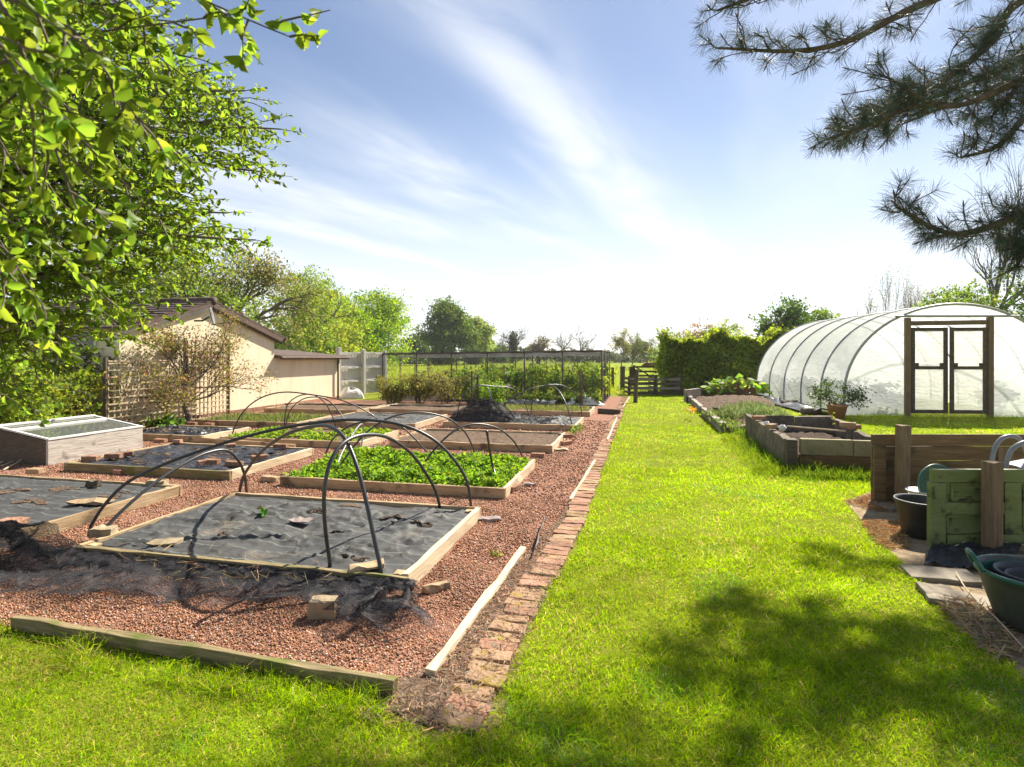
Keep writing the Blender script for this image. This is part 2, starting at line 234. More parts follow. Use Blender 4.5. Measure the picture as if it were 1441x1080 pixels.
class MB:
    def __init__(s): s.v=[]; s.f=[]
    def box(s, c, d, rz=0.0, sub=1, jit=0.0, tilt=0.0):
        """box centred at c with size d, cut into sub pieces along x, corners jittered"""
        cx,cy,cz = c; dx,dy,dz = (k/2 for k in d); b=len(s.v); ca,sa=math.cos(rz),math.sin(rz)
        for i in range(sub+1):
            x=-dx+2*dx*i/sub
            for (y,z) in ((-dy,-dz),(dy,-dz),(dy,dz),(-dy,dz)):
                xx=x+random.uniform(-jit,jit)*(i in (0,sub)); yy=y+random.uniform(-jit,jit); zz=z+random.uniform(-jit,jit)+tilt*x
                s.v.append((cx+xx*ca-yy*sa, cy+xx*sa+yy*ca, cz+zz))
        s.f.append((b,b+3,b+2,b+1)); e=b+4*sub; s.f.append((e,e+1,e+2,e+3))
        for i in range(sub):
            o=b+4*i
            for k in range(4): s.f.append((o+k,o+(k+1)%4,o+4+(k+1)%4,o+4+k))
        return s
    def tube(s, pts, rad, n=8, cap=True):
        pts=[Vector(p) for p in pts]; b=len(s.v); m=len(pts)
        if not hasattr(rad,'__len__'): rad=[rad]*m
        ref=None
        for i,p in enumerate(pts):
            t=(pts[min(i+1,m-1)]-pts[max(i-1,0)])
            t = t.normalized() if t.length>1e-9 else Vector((0,0,1))
            if ref is None: ref=t.orthogonal().normalized()
            ref=(ref-t*ref.dot(t)); ref = ref.normalized() if ref.length>1e-6 else t.orthogonal().normalized()
            q=t.cross(ref)
            for k in range(n):
                a=2*math.pi*k/n; w=p+(ref*math.cos(a)+q*math.sin(a))*rad[i]; s.v.append(tuple(w))
        for i in range(m-1):
            for k in range(n):
                s.f.append((b+i*n+k,b+i*n+(k+1)%n,b+(i+1)*n+(k+1)%n,b+(i+1)*n+k))
        if cap: s.f.append(tuple(b+k for k in range(n))[::-1]); s.f.append(tuple(b+(m-1)*n+k for k in range(n)))
        return s
    def lathe(s, prof, n=40, c=(0,0,0)):
        b=len(s.v)
        for (r,z) in prof:
            for k in range(n):
                a=2*math.pi*k/n; s.v.append((c[0]+r*math.cos(a), c[1]+r*math.sin(a), c[2]+z))
        for i in range(len(prof)-1):
            for k in range(n): s.f.append((b+i*n+k,b+i*n+(k+1)%n,b+(i+1)*n+(k+1)%n,b+(i+1)*n+k))
        return s
    def poly(s, pts): b=len(s.v); s.v+= [tuple(p) for p in pts]; s.f.append(tuple(range(b,b+len(pts)))); return s
    def grid(s, fn, nu, nv):
        b=len(s.v)
        for j in range(nv+1):
            for i in range(nu+1): s.v.append(tuple(fn(i/nu, j/nv)))
        for j in range(nv):
            for i in range(nu):
                a=b+j*(nu+1)+i; s.f.append((a,a+1,a+nu+2,a+nu+1))
        return s
    def mesh(s, name):
        me=bpy.data.meshes.new(name); me.from_pydata(s.v,[],s.f); me.update(); return me
    def obj(s, name, mat, parent=None, loc=(0,0,0), rot=(0,0,0), smooth=False, bevel=0.0):
        return link(name, s.mesh(name), mat, parent, loc, rot, smooth, bevel)
def plank(name, a, b, h, t, mat, parent=None, z=0.0, jit=0.006, bevel=0.004, lab=None):
    """a board on edge from ground point a to b: height h, thickness t, foot at z"""
    a=Vector(a); b=Vector(b); d=b-a; l=math.hypot(d.x,d.y); rz=math.atan2(d.y,d.x); mid=(a+b)/2
    o=MB().box((0,0,h/2),(l,t,h),0,max(2,int(l/0.22)),jit).obj(name, mat, parent, (mid.x,mid.y,z), (0,0,rz), bevel=bevel)
    if lab: o['label']=lab
    return o
def spline(pts, n=8):
    """Catmull-Rom through points"""
    pts=[Vector(p) for p in pts]; q=[2*pts[0]-pts[1]]+pts+[2*pts[-1]-pts[-2]]; out=[]
    for i in range(1,len(q)-2):
        for k in range(n):
            t=k/n; p0,p1,p2,p3=q[i-1:i+3]
            out.append(0.5*((2*p1)+(p2-p0)*t+(2*p0-5*p1+4*p2-p3)*t*t+(3*p1-p0-3*p2+p3)*t**3))
    out.append(pts[-1]); return out
def fbm(x, y, s=1.0, seed=0.0):
    return mnoise.fractal(Vector((x*s+seed*7.1, y*s-seed*3.3, seed)), 0.6, 2.1, 4)
def inpoly(x, y, poly):
    x=np.asarray(x); y=np.asarray(y); r=np.zeros(x.shape,bool); n=len(poly); j=n-1
    for i in range(n):
        xi,yi=poly[i]; xj,yj=poly[j]
        c=((yi>y)!=(yj>y)) & (x < (xj-xi)*(y-yi)/((yj-yi) or 1e-9)+xi); r^=c; j=i
    return r
# ------------------------------------------------------------------ ground
def sheet(name, pts, z, mat, label=None, kind='structure', cat=None):
    o = MB().poly([(p[0],p[1],0) for p in pts]).obj(name, mat, None, (0,0,z)); tag(o, label, cat, None, kind); return o
def lawnmat(name, stops, s):
    return surf(name, stops, s, rough=0.95, bump=0.7, bscale=s*22, spec=0.05, rnd=False, dist=0.04)
M['field'] = lawnmat('meadow', [(0.3,(0.13,0.18,0.018)),(0.5,(0.19,0.24,0.024)),(0.7,(0.24,0.28,0.04))], 0.35)
M['turf'] = lawnmat('turf', [(0.25,(0.13,0.15,0.015)),(0.5,(0.2,0.23,0.018)),(0.75,(0.28,0.28,0.04))], 5)
M['gravel'] = surf('red_gravel', [(0.2,(0.13,0.065,0.045)),(0.45,(0.27,0.135,0.09)),(0.6,(0.4,0.22,0.155)),(0.8,(0.52,0.34,0.26))], 55, rough=0.95, bump=1.0, bscale=70, spec=0.1, rnd=False, detail=4, dist=0.03, spots=((0.26,0.15,0.10), 1.6, 0.6))
sheet('field', [(-900,-60),(900,-60),(900,1200),(-900,1200)], -0.012, M['field'], 'open green meadow running off behind the garden to the trees')
sheet('lawn', [G(-14,-6),G(22,-6),G(22,26.2),G(-14,26.2)], -0.004, M['turf'], 'sunlit mown lawn beside the brick path')
gpoly = [(-10.72,2.75),(-6,2.68),(-3.7,2.68),(-1.2,2.52),(-0.72,2.36),(-0.72,22.2),(-1.25,22.2),(-1.25,18.5),(-10.72,18.5)]
sheet('gravel', [G(*p) for p in gpoly], 0.0, M['gravel'], 'red stone chippings between the raised beds')
M['cage_soil'] = M['soil']
sheet('soil', [G(-9.2,18.5),G(-1.25,18.5),G(-1.25,23.2),G(-9.2,23.2)], 0.003, M['soil_dark'], 'dark soil floor inside the fruit cage')
dirtp = [P(1190,706),P(1230,690),P(1330,690),P(1600,690),P(1700,900),P(1441,955),P(1400,900),P(1330,850),P(1280,800),P(1245,770),P(1210,730)]
M['dirt'] = surf('trodden_dirt', [(0.25,(0.13,0.095,0.06)),(0.5,(0.28,0.21,0.13)),(0.75,(0.42,0.33,0.21))], 9, rough=0.95, bump=0.8, bscale=40, spec=0.05, rnd=False)
sheet('dirt', [(p.x,p.y) for p in dirtp], 0.0, M['dirt'], 'bare trodden earth around the tubs and the green door')
sheet('dirt', [G(-1.16,2.40),G(-1.0,2.33),G(-0.85,2.3),G(-0.68,2.3),G(-0.66,3.2),G(-0.55,5.2),G(-0.55,22),G(-0.72,22),G(-0.78,6.0),G(-0.9,4.6),G(-1.0,4.2),G(-1.08,2.75),G(-1.25,2.5)], 0.004, M['soil'], 'littered strip of earth between gravel and brick path')

# ------------------------------------------------------------------ the raised beds
rbeds = {}
def surf_fn(u0,u1,v0,v1,z,amp,seed,rid=0.0):
    def f(s,t):
        u=u0+(u1-u0)*s; v=v0+(v1-v0)*t; e=min(s,1-s,t,1-t)
        k=min(1,e*8)
        n=fbm(u,v,1.1,seed)*amp*1.1 + fbm(u,v,5,seed+5)*amp*0.22 + rid*.55*(max(0,1-9*abs(fbm(u*1.2,v*2.6,.9,seed+8)))+max(0,1-9*abs(fbm(u*2.1,v*.9,.9,seed+11))))
        p=G(u,v); return (p.x,p.y,z+n*(0.35+0.65*k))
    return f
KB=1.031      # bed corners were measured for taller boards
def bed(key, lab, u0,u1,v0,v1, fill, h=0.15, mats=None, t=0.042, amp=0.02, seed=1, skip=()):
    u0,u1,v0,v1=u0*KB,u1*KB,v0*KB,v1*KB; h=0.115+.35*(h-.15)
    c=G((u0+u1)/2,(v0+v1)/2); root=thing('raised_bed', lab, 'raised bed', c, 'timber raised beds on the red gravel')
    mats = mats or {}
    w=mats.get('all', M['wood_fresh']); hh=t/2
    if 'front' not in skip: plank('board', G(u0,v0), G(u1,v0), h, t, mats.get('front',w), root)
    plank('board', G(u0,v1), G(u1,v1), h*0.97, t, mats.get('back',w), root)
    plank('board', G(u0+hh,v0+hh+.002), G(u0+hh,v1-hh-.002), h*0.99, t, mats.get('left',w), root)
    plank('board', G(u1-hh,v0+hh+.002), G(u1-hh,v1-hh-.002), h*1.02, t, mats.get('right',w), root)  # right boards mostly get the paler wood, sunlight put into its colour
    for (a,b) in ((u0+.09,v0+.09),(u1-.09,v1-.09),(u1-.09,v0+.09)):
        plank('corner_block', G(a-.035,b), G(a+.035,b), h*0.93, 0.07, w, root)
    i=t+0.004
    if fill in ('membrane','membrane_dark'):
        f=surf_fn(u0+i,u1-i,v0+i,v1-i,h-0.025,amp,seed,amp*1.3)
        o=MB().grid(f,110,76).obj('weed_membrane', M[fill], root, c*0, smooth=True)
    else:
        f=surf_fn(u0+i,u1-i,v0+i,v1-i,h-0.035,amp,seed)
        o=MB().grid(f,70,46).obj('soil', M[fill], root, c*0, smooth=True)
    o.location = -c                     # vertices are already in world space
    rbeds[key]=(root,(u0,u1,v0,v1,h,i,f)); return root
def bed_z(key,u,v):
    u0,u1,v0,v1,h,i,f=rbeds[key][1]; return f((u-u0-i)/(u1-u0-2*i),(v-v0-i)/(v1-v0-2*i))[2]
def hole(key,u,v,ru,rv,seed,mat='soil'):
    u,v=u*KB,v*KB; root=rbeds[key][0]; m=MB(); n=18; ring=[]
    for rr in (1.0,0.55,0.0):
        for k in range(n):
            a=2*math.pi*k/n; q=rr*(1+0.35*math.sin(3*a+seed)+0.2*math.sin(5*a+2*seed)); uu=u+ru*q*math.cos(a); vv=v+rv*q*math.sin(a)
            p=G(uu,vv); m.v.append((p.x,p.y,bed_z(key,uu,vv)+0.006+0.003*(1-rr)))
    for j in range(2):
        for k in range(n): m.f.append((j*n+k,j*n+(k+1)%n,(j+1)*n+(k+1)%n,(j+1)*n+k))
    o=m.obj('planting_hole', M[mat], root); o.location=-Vector(root.location); return o
bed('A','low bed under grey weed membrane with two crossing hoop pipes, nearest the camera',-4.2,-1.5,3.45,5.18,'membrane',0.15,{'front':M['wood_mossy'],'right':M['wood_pale_sunlit']},amp=0.034,seed=1)
bed('B','bed of grey weed membrane cut off by the left edge of the photo',-7.9,-4.98,3.3,5.3,'membrane',0.16,amp=0.02,seed=2)
bed('C','bed of dark membrane weighted with many red bricks, in front of the cold frame',-7.55,-4.98,6.08,7.9,'membrane_dark',0.15,{'right':M['wood_pale_sunlit'],'front':M['wood_mossy']},amp=0.03,seed=3)
bed('D','bed filled to the brim with bright green leafy crop',-4.2,-1.45,5.97,7.72,'soil',0.15,{'right':M['wood_pale_sunlit'],'front':M['wood_fresh']},seed=4)
bed('E','small bed of black membrane between the cold frame and the wall shrub',-9.5,-7.62,8.6,9.85,'membrane_dark',0.17,{'right':M['wood_pale_sunlit']},amp=0.045,seed=5)
bed('F','bed with patches of low green leaves under three crossed hoops',-7.26,-4.55,8.6,10.1,'soil',0.16,{'right':M['wood_pale_sunlit']},seed=6)
bed('G','bed of bare brown soil behind the leafy green bed',-4.18,-1.4,8.92,10.5,'soil',0.17,{'right':M['wood_pale_sunlit']},seed=7,amp=0.03)
bed('H','bed of thin grassy seedlings along the cream wall',-9.65,-7.15,10.7,12.15,'soil',0.18,{'right':M['wood_pale_sunlit']},seed=8)
bed('I','bed lined with silvery grey membrane in the middle row',-7.1,-4.63,11.1,13.1,'membrane',0.17,{'right':M['wood_pale_sunlit']},seed=9)
bed('J','bed with heaped black netting and four hoops near the fruit cage',-4.2,-1.33,11.6,13.15,'membrane',0.18,{'right':M['wood_pale_sunlit']},amp=0.05,seed=10)
bed('K','bed of fine seedlings directly in front of the fruit cage',-4.3,-1.3,14.4,15.9,'soil',0.18,{'right':M['wood_pale_sunlit']},seed=11)
bed('L','bare soil bed in front of the low extension wall',-10.0,-7.25,13.5,15.3,'soil',0.17,seed=12)
bed('N','bare soil bed in front of the berry bushes',-7.15,-4.6,14.0,15.7,'soil',0.18,{'left':M['wood_pale_sunlit']},seed=13)
for a in ((-3.3,3.95,.05,.035,1),(-2.95,4.72,.09,.06,2),(-2.2,4.75,.11,.06,3),(-1.85,4.6,.10,.05,4),(-2.0,3.72,.09,.04,5),(-3.55,4.75,.05,.03,6),(-2.45,4.2,.06,.025,8),(-2.75,5.0,.12,.05,9)): hole('A',*a, mat='soil_dark' if a[4]%3 else 'soil')
for a in ((-6.1,4.9,.16,.09,1),(-5.95,4.45,.2,.09,2),(-6.1,4.0,.18,.12,3),(-5.3,4.75,.12,.05,4),(-6.6,4.7,.2,.1,5),(-5.35,4.95,.08,.04,6)): hole('B',*a)
for k in range(26):
    hole('C',rng.uniform(-7.3,-5.25),rng.uniform(6.3,7.7),rng.uniform(.06,.18),rng.uniform(.03,.07),k)
for k in range(9): hole('E',rng.uniform(-9.2,-7.9),rng.uniform(8.8,9.6),rng.uniform(.05,.15),rng.uniform(.03,.07),k)
for k in range(8): hole('I',rng.uniform(-6.8,-5),rng.uniform(11.4,12.8),rng.uniform(.06,.13),rng.uniform(.04,.07),k,'soil_dark')

# ------------------------------------------------------------------ hoops of bent pipe: each stands in a vertical plane through its two feet
def hoop(pts, label, group, r=0.012, z0=0.1, mat='pipe', z1=None):
    a=P(*pts[0],z0); b=P(*pts[-1],z0 if z1 is None else z1); d=Vector((b.x-a.x,b.y-a.y)); n=Vector((-d.y,d.x)); out=[]
    for (px,py) in pts:
        rx=(px-CX)/F; t=(n.x*a.x+n.y*a.y)/(n.x*rx+n.y); out.append(Q(px,py,t))
    out[0]=a.copy(); out[-1]=b.copy()
    mid=(a+b)/2; mid.z=0
    path=spline(out,7); path[0].z-=0.06; path[-1].z-=0.06
    o=MB().tube([p-mid for p in path], r, 10).obj('hoop_pipe', M[mat], None, mid, smooth=True)
    return tag(o,label,'hoop',group)
gA='black pipe hoops over the nearest bed'; gD='black pipe hoops over the leafy bed'; gF='black pipe hoops over the bed of low green leaves'; gJ='black pipe hoops over the netted bed'
hoop([(125,745),(146,712),(178,680),(225,656),(290,632),(360,611),(430,597),(500,591),(560,597),(606,616),(638,646),(657,678),(663,712)],'long black hoop arching from front left to back right over the nearest bed',gA,0.0145)
hoop([(140,752),(175,716),(215,682),(255,655),(290,638),(318,634),(335,648),(344,668),(347,691)],'low black hoop pipe along the left side of the nearest bed',gA,0.0145)
hoop([(337,691),(344,668),(366,638),(398,614),(432,602),(462,600),(484,616),(500,650),(514,700),(526,755),(537,806)],'black hoop pipe curving down to the front right corner of the nearest bed',gA,0.0155)
hoop([(465,796),(458,745),(456,700),(461,663),(473,635),(492,618),(518,612),(548,617),(580,640),(604,674),(614,695),(619,713)],'tall narrow black hoop pipe standing inside the right side of the nearest bed',gA,0.0145)
hoop([(475,661),(495,632),(517,608),(540,592),(566,583),(597,581),(630,589),(652,606),(662,622),(668,637)],'highest black hoop pipe over the left half of the leafy green bed',gD,0.0125)
hoop([(585,668),(602,645),(622,621),(646,603),(672,597),(700,603),(720,618),(731,634),(736,646)],'black hoop pipe over the right end of the leafy green bed',gD,0.0125)
hoop([(457,641),(468,619),(486,603),(510,594),(535,592),(560,597),(581,615),(594,629),(602,637)],'low black hoop pipe across the back edge of the leafy green bed',gD,0.0125)
hoop([(472,662),(480,640),(492,618),(503,602),(509,597),(511,604),(510,618),(508,634)],'short bent light grey hoop pipe at the left end of the leafy bed',gD,0.012,mat='grey_metal')
o=MB().tube(spline([P(699,675,.12),Vector(P(692,650,.3)),Q(685,607,6.4)],6),[.014]*12+[.017]).obj('cut_pipe',M['pipe'],smooth=True); tag(o,'cut off black pipe sticking straight up out of the leafy green bed','pipe')
hoop([(326,613),(336,589),(352,570),(375,557),(404,552),(440,556),(475,562),(502,572),(525,585),(536,596),(543,605)],'widest black hoop pipe spanning the whole bed of low green leaves',gF,0.0125)
hoop([(400,603),(401,585),(406,568),(422,557),(441,556),(456,566),(465,580),(472,597)],'steep black hoop pipe at the left of the crossed pair over low green leaves',gF,0.012)
hoop([(402,597),(409,577),(424,563),(442,559),(460,563),(475,577),(484,590),(490,606)],'thinner black hoop pipe crossing behind the steep one over low green leaves',gF,0.012)
hoop([(642,593),(645,575),(652,556),(672,543),(695,544),(717,546),(731,555),(739,568),(744,584)],'black hoop pipe standing over the heap of black netting',gJ,0.012)
hoop([(698,593),(713,567),(742,549),(772,542),(792,543),(808,553),(815,566),(819,583)],'long black hoop pipe crossing diagonally over the netted bed',gJ,0.012)
hoop([(747,582),(750,561),(757,547),(772,542),(786,550),(797,570),(805,598)],'black hoop pipe over the right end of the netted bed',gJ,0.012)
o=MB().tube(spline([Q(686,545,13.5),Q(691,560,13.4),Q(698,590,13.3)],6),0.012).obj('cut_pipe',M['grey_metal'],smooth=True); tag(o,'grey pipe leaning inside the netted bed','pipe')

# ------------------------------------------------------------------ loose netting
def crumple(name, mat, label, fn, nu, nv, seed, amp, cat='netting', th=0.00065):
    def f(s,t):
        p=Vector(fn(s,t)); q=p*5+Vector((seed,0,0))
        d=Vector((mnoise.fractal(q,0.7,2.2,4),mnoise.fractal(q+Vector((9,3,1)),0.7,2.2,4),mnoise.fractal(q+Vector((2,8,5)),0.7,2.2,4)))
        d.z*=.7; p=p+d*amp*(1 if name_full else min(1,.25+t*2.5)); p.z=max(0.012,p.z); return p
    name_full=label is None or 'front board' not in label and 'outer fold' not in label
    m=MB().grid(f,nu,nv); nf=len(m.f); k=2; g=[[None]*(nu*k+1) for _ in range(nv*k+1)]
    V=[Vector(v) for v in m.v]; at_=lambda i,j: V[j*(nu+1)+i]
    for j in range(nv*k+1):
        for i in range(nu*k+1):
            a,b=min(nu-1,i//k),min(nv-1,j//k); s,t=i/k-a,j/k-b
            g[j][i]=(at_(a,b)*(1-s)+at_(a+1,b)*s)*(1-t)+(at_(a,b+1)*(1-s)+at_(a+1,b+1)*s)*t
    def run(pts):
        o=len(m.v)
        for q,p in enumerate(pts):
            d=(pts[min(q+1,len(pts)-1)]-pts[max(0,q-1)]); w=d.cross(p-Vector((0,0,CAMH))); w=w.normalized()*th if w.length>1e-9 else Vector((0,0,th)); m.v+=[tuple(p-w),tuple(p+w)]
        for q in range(len(pts)-1): m.f.append((o+2*q,o+2*q+1,o+2*q+3,o+2*q+2))
    for j in range(0,nv*k+1): run([g[j][i] for i in range(0,nu*k+1,k)]+[g[j][nu*k]])
    for i in range(0,nu*k+1): run([g[j][i] for j in range(0,nv*k+1,k)]+[g[nv*k][i]])
    me=m.mesh(name); me.materials.append(M[mat]); me.materials.append(M['thread'])
    me.polygons.foreach_set('material_index',[0]*nf+[1]*(len(me.polygons)-nf))
    o=link(name,me,None,smooth=True); return tag(o,label,cat) if label else o
def nA(s,t):                          # slumped against the front board of the nearest bed
    u=-4.55+3.15*s; prof=[(3.43,.095),(3.38,.08),(3.30,.06),(3.14,.05),(2.97,.03+.03*math.sin(9*s))]
    k=t*4; i=min(3,int(k)); w=k-i; v=prof[i][0]*(1-w)+prof[i+1][0]*w; z=prof[i][1]*(1-w)+prof[i+1][1]*w
    v-=0.12*math.sin(5*s+1)*t; p=G(u*KB,v*KB); return (p.x,p.y,z+0.04*math.sin(14*s+4*t)*math.sin(3.1*t)*t+.005)
crumple('crop_netting','net','fine black crop netting slumped along the front board of the nearest bed',nA,120,34,1.0,0.07)
crumple('crop_netting','net','looser outer fold of black crop netting trailing on gravel before the nearest bed',lambda s,t:(lambda p:(p[0]-.03,p[1]-.1*t,p[2]*.8+.06*t*abs(math.sin(7*s+2*t))))(nA(s,t)),120,34,21.0,0.08)
def nB(s,t):
    a=2*math.pi*s; r=1-t; p=G(-4.8+0.62*r*math.cos(a)+.1*math.sin(3*a), 3.3+0.27*r*math.sin(a)); return (p.x,p.y,0.03+0.29*(1-r*r)+.05*math.sin(4*a)*r)
crumple('crop_netting','net_heap','bunched black netting heaped on gravel at the left front of the nearest bed',nB,80,24,4.0,0.12,th=.0009)
crumple('crop_netting','net_heap','second layer of black netting bunched under the left front heap',lambda s,t:(lambda p:(p[0]-.06,p[1],p[2]*.8))(nB(s,t)),80,24,15.0,0.16,th=.0009)
def nC(s,t):
    a=2*math.pi*s; r=1-t; p=G(-1.6+0.33*r*math.cos(a), 3.18+0.2*r*math.sin(a)+.03*math.sin(2*a)); return (p.x,p.y,0.03+0.13*(1-r*r))
crumple('crop_netting','net','knot of black netting wrapped round a stone at the corner of the nearest bed',nC,60,18,7.0,0.12,th=.0009)
def nJ(s,t):
    a=2*math.pi*s; r=1-t; p=G(-3.6+0.75*r*math.cos(a), 12.5+0.5*r*math.sin(a)); return (p.x,p.y,0.12+0.40*(1-r**2.2)*(1-.35*math.cos(a)*r*-1))
crumple('crop_netting','net_heap','mound of black netting heaped on the left of the bed near the cage',nJ,90,28,11.0,0.08)
crumple('crop_netting','net_heap','inner fold of the black netting mound on the bed near the cage',lambda s,t:(lambda p:(p[0],p[1]+.05,max(.11,p[2]*.8)))(nJ(s,t)),80,24,17.0,0.09)
crumple('crop_netting','net_heap','lowest fold of the black netting mound on the bed near the cage',lambda s,t:(lambda p:(p[0]+.04,p[1]-.02,max(.11,p[2]*.62)))(nJ(s,t)),80,24,19.0,0.1)
crumple('crop_netting','net_heap','topmost wisp of the black netting mound on the bed near the cage',lambda s,t:(lambda p:(p[0]+.02,p[1],max(.11,p[2]*1.08)))(nJ(s,t)),80,24,23.0,0.12)
def nJ2(s,t):
    p=G(-3.1+1.1*s,12.1+1.0*t); return (p.x,p.y,0.15+0.16*(1-s)**2)
crumple('crop_netting','net','trailing end of black netting spread over the bed near the cage',nJ2,40,24,13.0,0.1)

# ------------------------------------------------------------------ bricks
brickmeshes=[]
for k in range(6):
    me=MB().box((0,0,0),(0.215,0.1,0.065),0,4,0.0035).mesh('brick'); brickmeshes.append(me)
chip=[MB().box((0,0,0),(0.13,0.1,0.065),0,2,0.008).mesh('half_brick') for k in range(2)]
def brick(p, rz=0.0, mat='brick', label=None, group=None, k=None, tx=0.0, ty=0.0, half=False, name='loose_brick', sc=1.0):
    src=(chip if half else brickmeshes)[random.randrange(2 if half else 6)]
    o=bpy.data.objects.new(name, src); C.objects.link(o); o.location=p; o.rotation_euler=(tx,ty,YAW+rz); o.scale=(sc,sc,sc)
    if not src.materials: src.materials.append(M['brick'])
    o.material_slots[0].link='OBJECT'; o.material_slots[0].material=M[mat]
    b=o.modifiers.new('Bevel','BEVEL'); b.width=0.006; b.segments=2
    return tag(o,label,'brick',group)
def bc(v): return -.655-.115*min(1.0,max(0.0,(5.3-v)/2.3))
v=2.36; i=0
while v<22.0:
    near=v<2.75; moss=random.random()<(0.75 if v<3.3 else 0.35 if v<5 else 0.2)
    z=-.012+(random.uniform(-.016,.004) if v<3.0 else random.uniform(-.012,.005))
    off = random.uniform(-.02,.02)
    mat='brick_moss' if moss else ('brick_buff' if random.random()<.12 else 'brick')
    lab={'brick_moss':'mossy brown brick laid crosswise in the path edging the lawn','brick_buff':'buff coloured brick laid crosswise in the path edging the lawn','brick':'weathered red brick laid crosswise in the path edging the lawn'}[mat]
    brick(G(bc(v)+off,v,z+0.004), random.uniform(-.05,.05)+(random.uniform(-.12,.12)-.15 if near else 0), mat, lab, {'brick_moss':'mossy bricks of the path','brick_buff':'buff bricks of the path','brick':'red bricks of the path'}[mat], tx=random.uniform(-.06,.06)+(.12 if near else 0), ty=random.uniform(-.05,.05), name='path_brick', sc=random.uniform(.93,.99))
    v+=0.101+random.uniform(0,.014); i+=1
LB=[ # px, py, z, yaw, half, material, label
 (380,678,0,.05,0,'brick_buff','buff brick lying alone on gravel left of the leafy green bed'),
 (494,682,0,.15,0,'brick_buff','buff brick against the front board of the leafy green bed, left one'),
 (552,686,0,1.2,1,'brick_buff','half brick against the front board of the leafy green bed'),
 (722,691,0,1.35,0,'brick','red brick standing at the right front corner of the leafy green bed'),
 (757,644,0,.0,0,'brick','red brick behind the right back corner of the leafy green bed'),
 (455,627,0,.1,0,'brick','red brick in front of the right end of the bed of low green leaves'),
 (372,621,0,.05,0,'brick','red brick in front of the left end of the bed of low green leaves'),
 (573,628,0,.1,0,'brick_buff','left buff brick of the row in front of the bare soil bed'),
 (590,629,0,.2,1,'brick_buff','half brick in the row in front of the bare soil bed'),
 (613,629,0,0,0,'brick','red brick leaning under the front board of the bare soil bed'),
 (659,632,0,-.05,0,'brick','pinkish brick behind the upright cut pipe of the leafy bed'),
 (692,633,0,0,0,'brick','right red brick of the row in front of the bare soil bed'),
 (797,626,0,.9,0,'brick','lower red brick by the right front corner of the bare soil bed'),
 (799,619,.03,.2,0,'brick','red brick pushed under the right board of the bare soil bed'),
 (168,668,0,.1,1,'brick','half brick on gravel before the mossy timber of the brick weighted bed'),
 (226,623,.0,.1,0,'brick','red brick on the ground between the cold frame and the small black bed'),
 (245,630,.0,-.1,0,'brick','red brick on black plastic right of the cold frame'),
 (50,669,0.02,0,0,'brick_buff','flat brown brick beyond the back edge of the left membrane bed'),
 (270,600,0.02,.1,0,'brick','left red brick at the back of the small black bed'),
 (294,601,0.02,.0,0,'brick','right red brick at the back of the small black bed'),
 (281,596,0.03,.1,1,'brick','half brick by the foot of the wall shrub'),
]
for (px,py,z,rz,half,mat,lab) in LB:
    brick(P(px,py,z)+Vector((0,0,z+.035)), rz, mat, lab, 'loose bricks lying about the beds', half=bool(half), tx=random.uniform(-.06,.06), ty=random.uniform(-.06,.06))
CB=[(160,643,0.3,0),(285,652,1.1,1),(298,651,.1,0),(330,654,.15,0),(365,645,.9,0),(250,622,.1,1),(325,628,.6,1),(395,629,.2,0),(180,640,.8,1),(128,646,.2,0)]
CL=['red brick at the left front of the brick weighted dark membrane','half brick standing near the front of the dark membrane','flat brick beside the standing half brick on dark membrane','red brick near the right front corner of the dark membrane','red brick at the right edge of the dark membrane by the pale sunlit board','half brick at the back left of the dark membrane','half brick at the middle of the back edge of dark membrane','brick at the back right corner of the dark membrane','broken brick behind the left front brick on dark membrane','brick by the left front corner timber of the dark membrane']
for (px,py,rz,h),lab in zip(CB,CL):
    p=P(px,py,.13); brick(p+Vector((0,0,.012)), rz,'brick',lab,'bricks weighing down the dark membrane',half=bool(h),tx=random.uniform(-.1,.1))
# flat pieces
def slab(px,py,z,l,w,h,rz,mat,label,cat,name,tilt=0.0,jit=0.012):
    p=P(px,py,z); o=MB().box((0,0,h/2),(l,w,h),0,4,jit).obj(name,M[mat],None,(p.x,p.y,z),(tilt,0,YAW+rz),bevel=0.004); return tag(o,label,cat)
slab(689,731,0.01,.2,.12,.02,.15,'slate','pinkish broken slate on gravel right of the nearest bed','slate','broken_slate')
slab(745,683,0.01,.17,.07,.02,.3,'slate','grey slate on gravel right of the leafy bed','slate','broken_slate')
slab(614,832,0.0,.2,.055,.05,.75,'wood_fresh','short split piece of yellowish timber on the gravel','timber offcut','timber_offcut')
slab(424,734,.115,.17,.1,.018,.1,'slate','brown tile lying at the middle of the nearest bed','tile','tile_piece')
slab(232,766,.11,.22,.12,.025,.25,'stone','tan tile near the front board of the nearest bed','tile','tile_piece')
slab(516,800,.11,.24,.11,.03,.6,'wood_fresh','tan board offcut in the front right corner of the nearest bed','timber offcut','timber_offcut')
slab(145,755,.09,.17,.11,.075,.3,'stone','pale stone block in the front left corner of the nearest bed','stone','stone_block')
slab(455,868,0.0,.16,.1,.11,.3,'stone','sandstone block under the netting before the nearest bed','stone','stone_block',jit=.008)
slab(552,846,0.03,.16,.1,.05,.2,'brick','orange brick under the net knot by the bed corner','brick','loose_brick')
slab(128,707,.12,.36,.17,.02,.25,'brick_buff','broad pinkish tile near the right board of the left membrane bed','tile','tile_piece')
slab(222,688,.05,.2,.12,.1,.2,'stone','tan stone at the back corner of the left membrane bed','stone','stone_block')
slab(132,685,.11,.14,.08,.07,.2,'wood_dark','dark block of wood on the back of the left membrane bed','timber offcut','timber_offcut')
slab(15,738,.12,.25,.15,.04,.2,'brick','reddish tile at the left edge on the left membrane bed','tile','tile_piece')
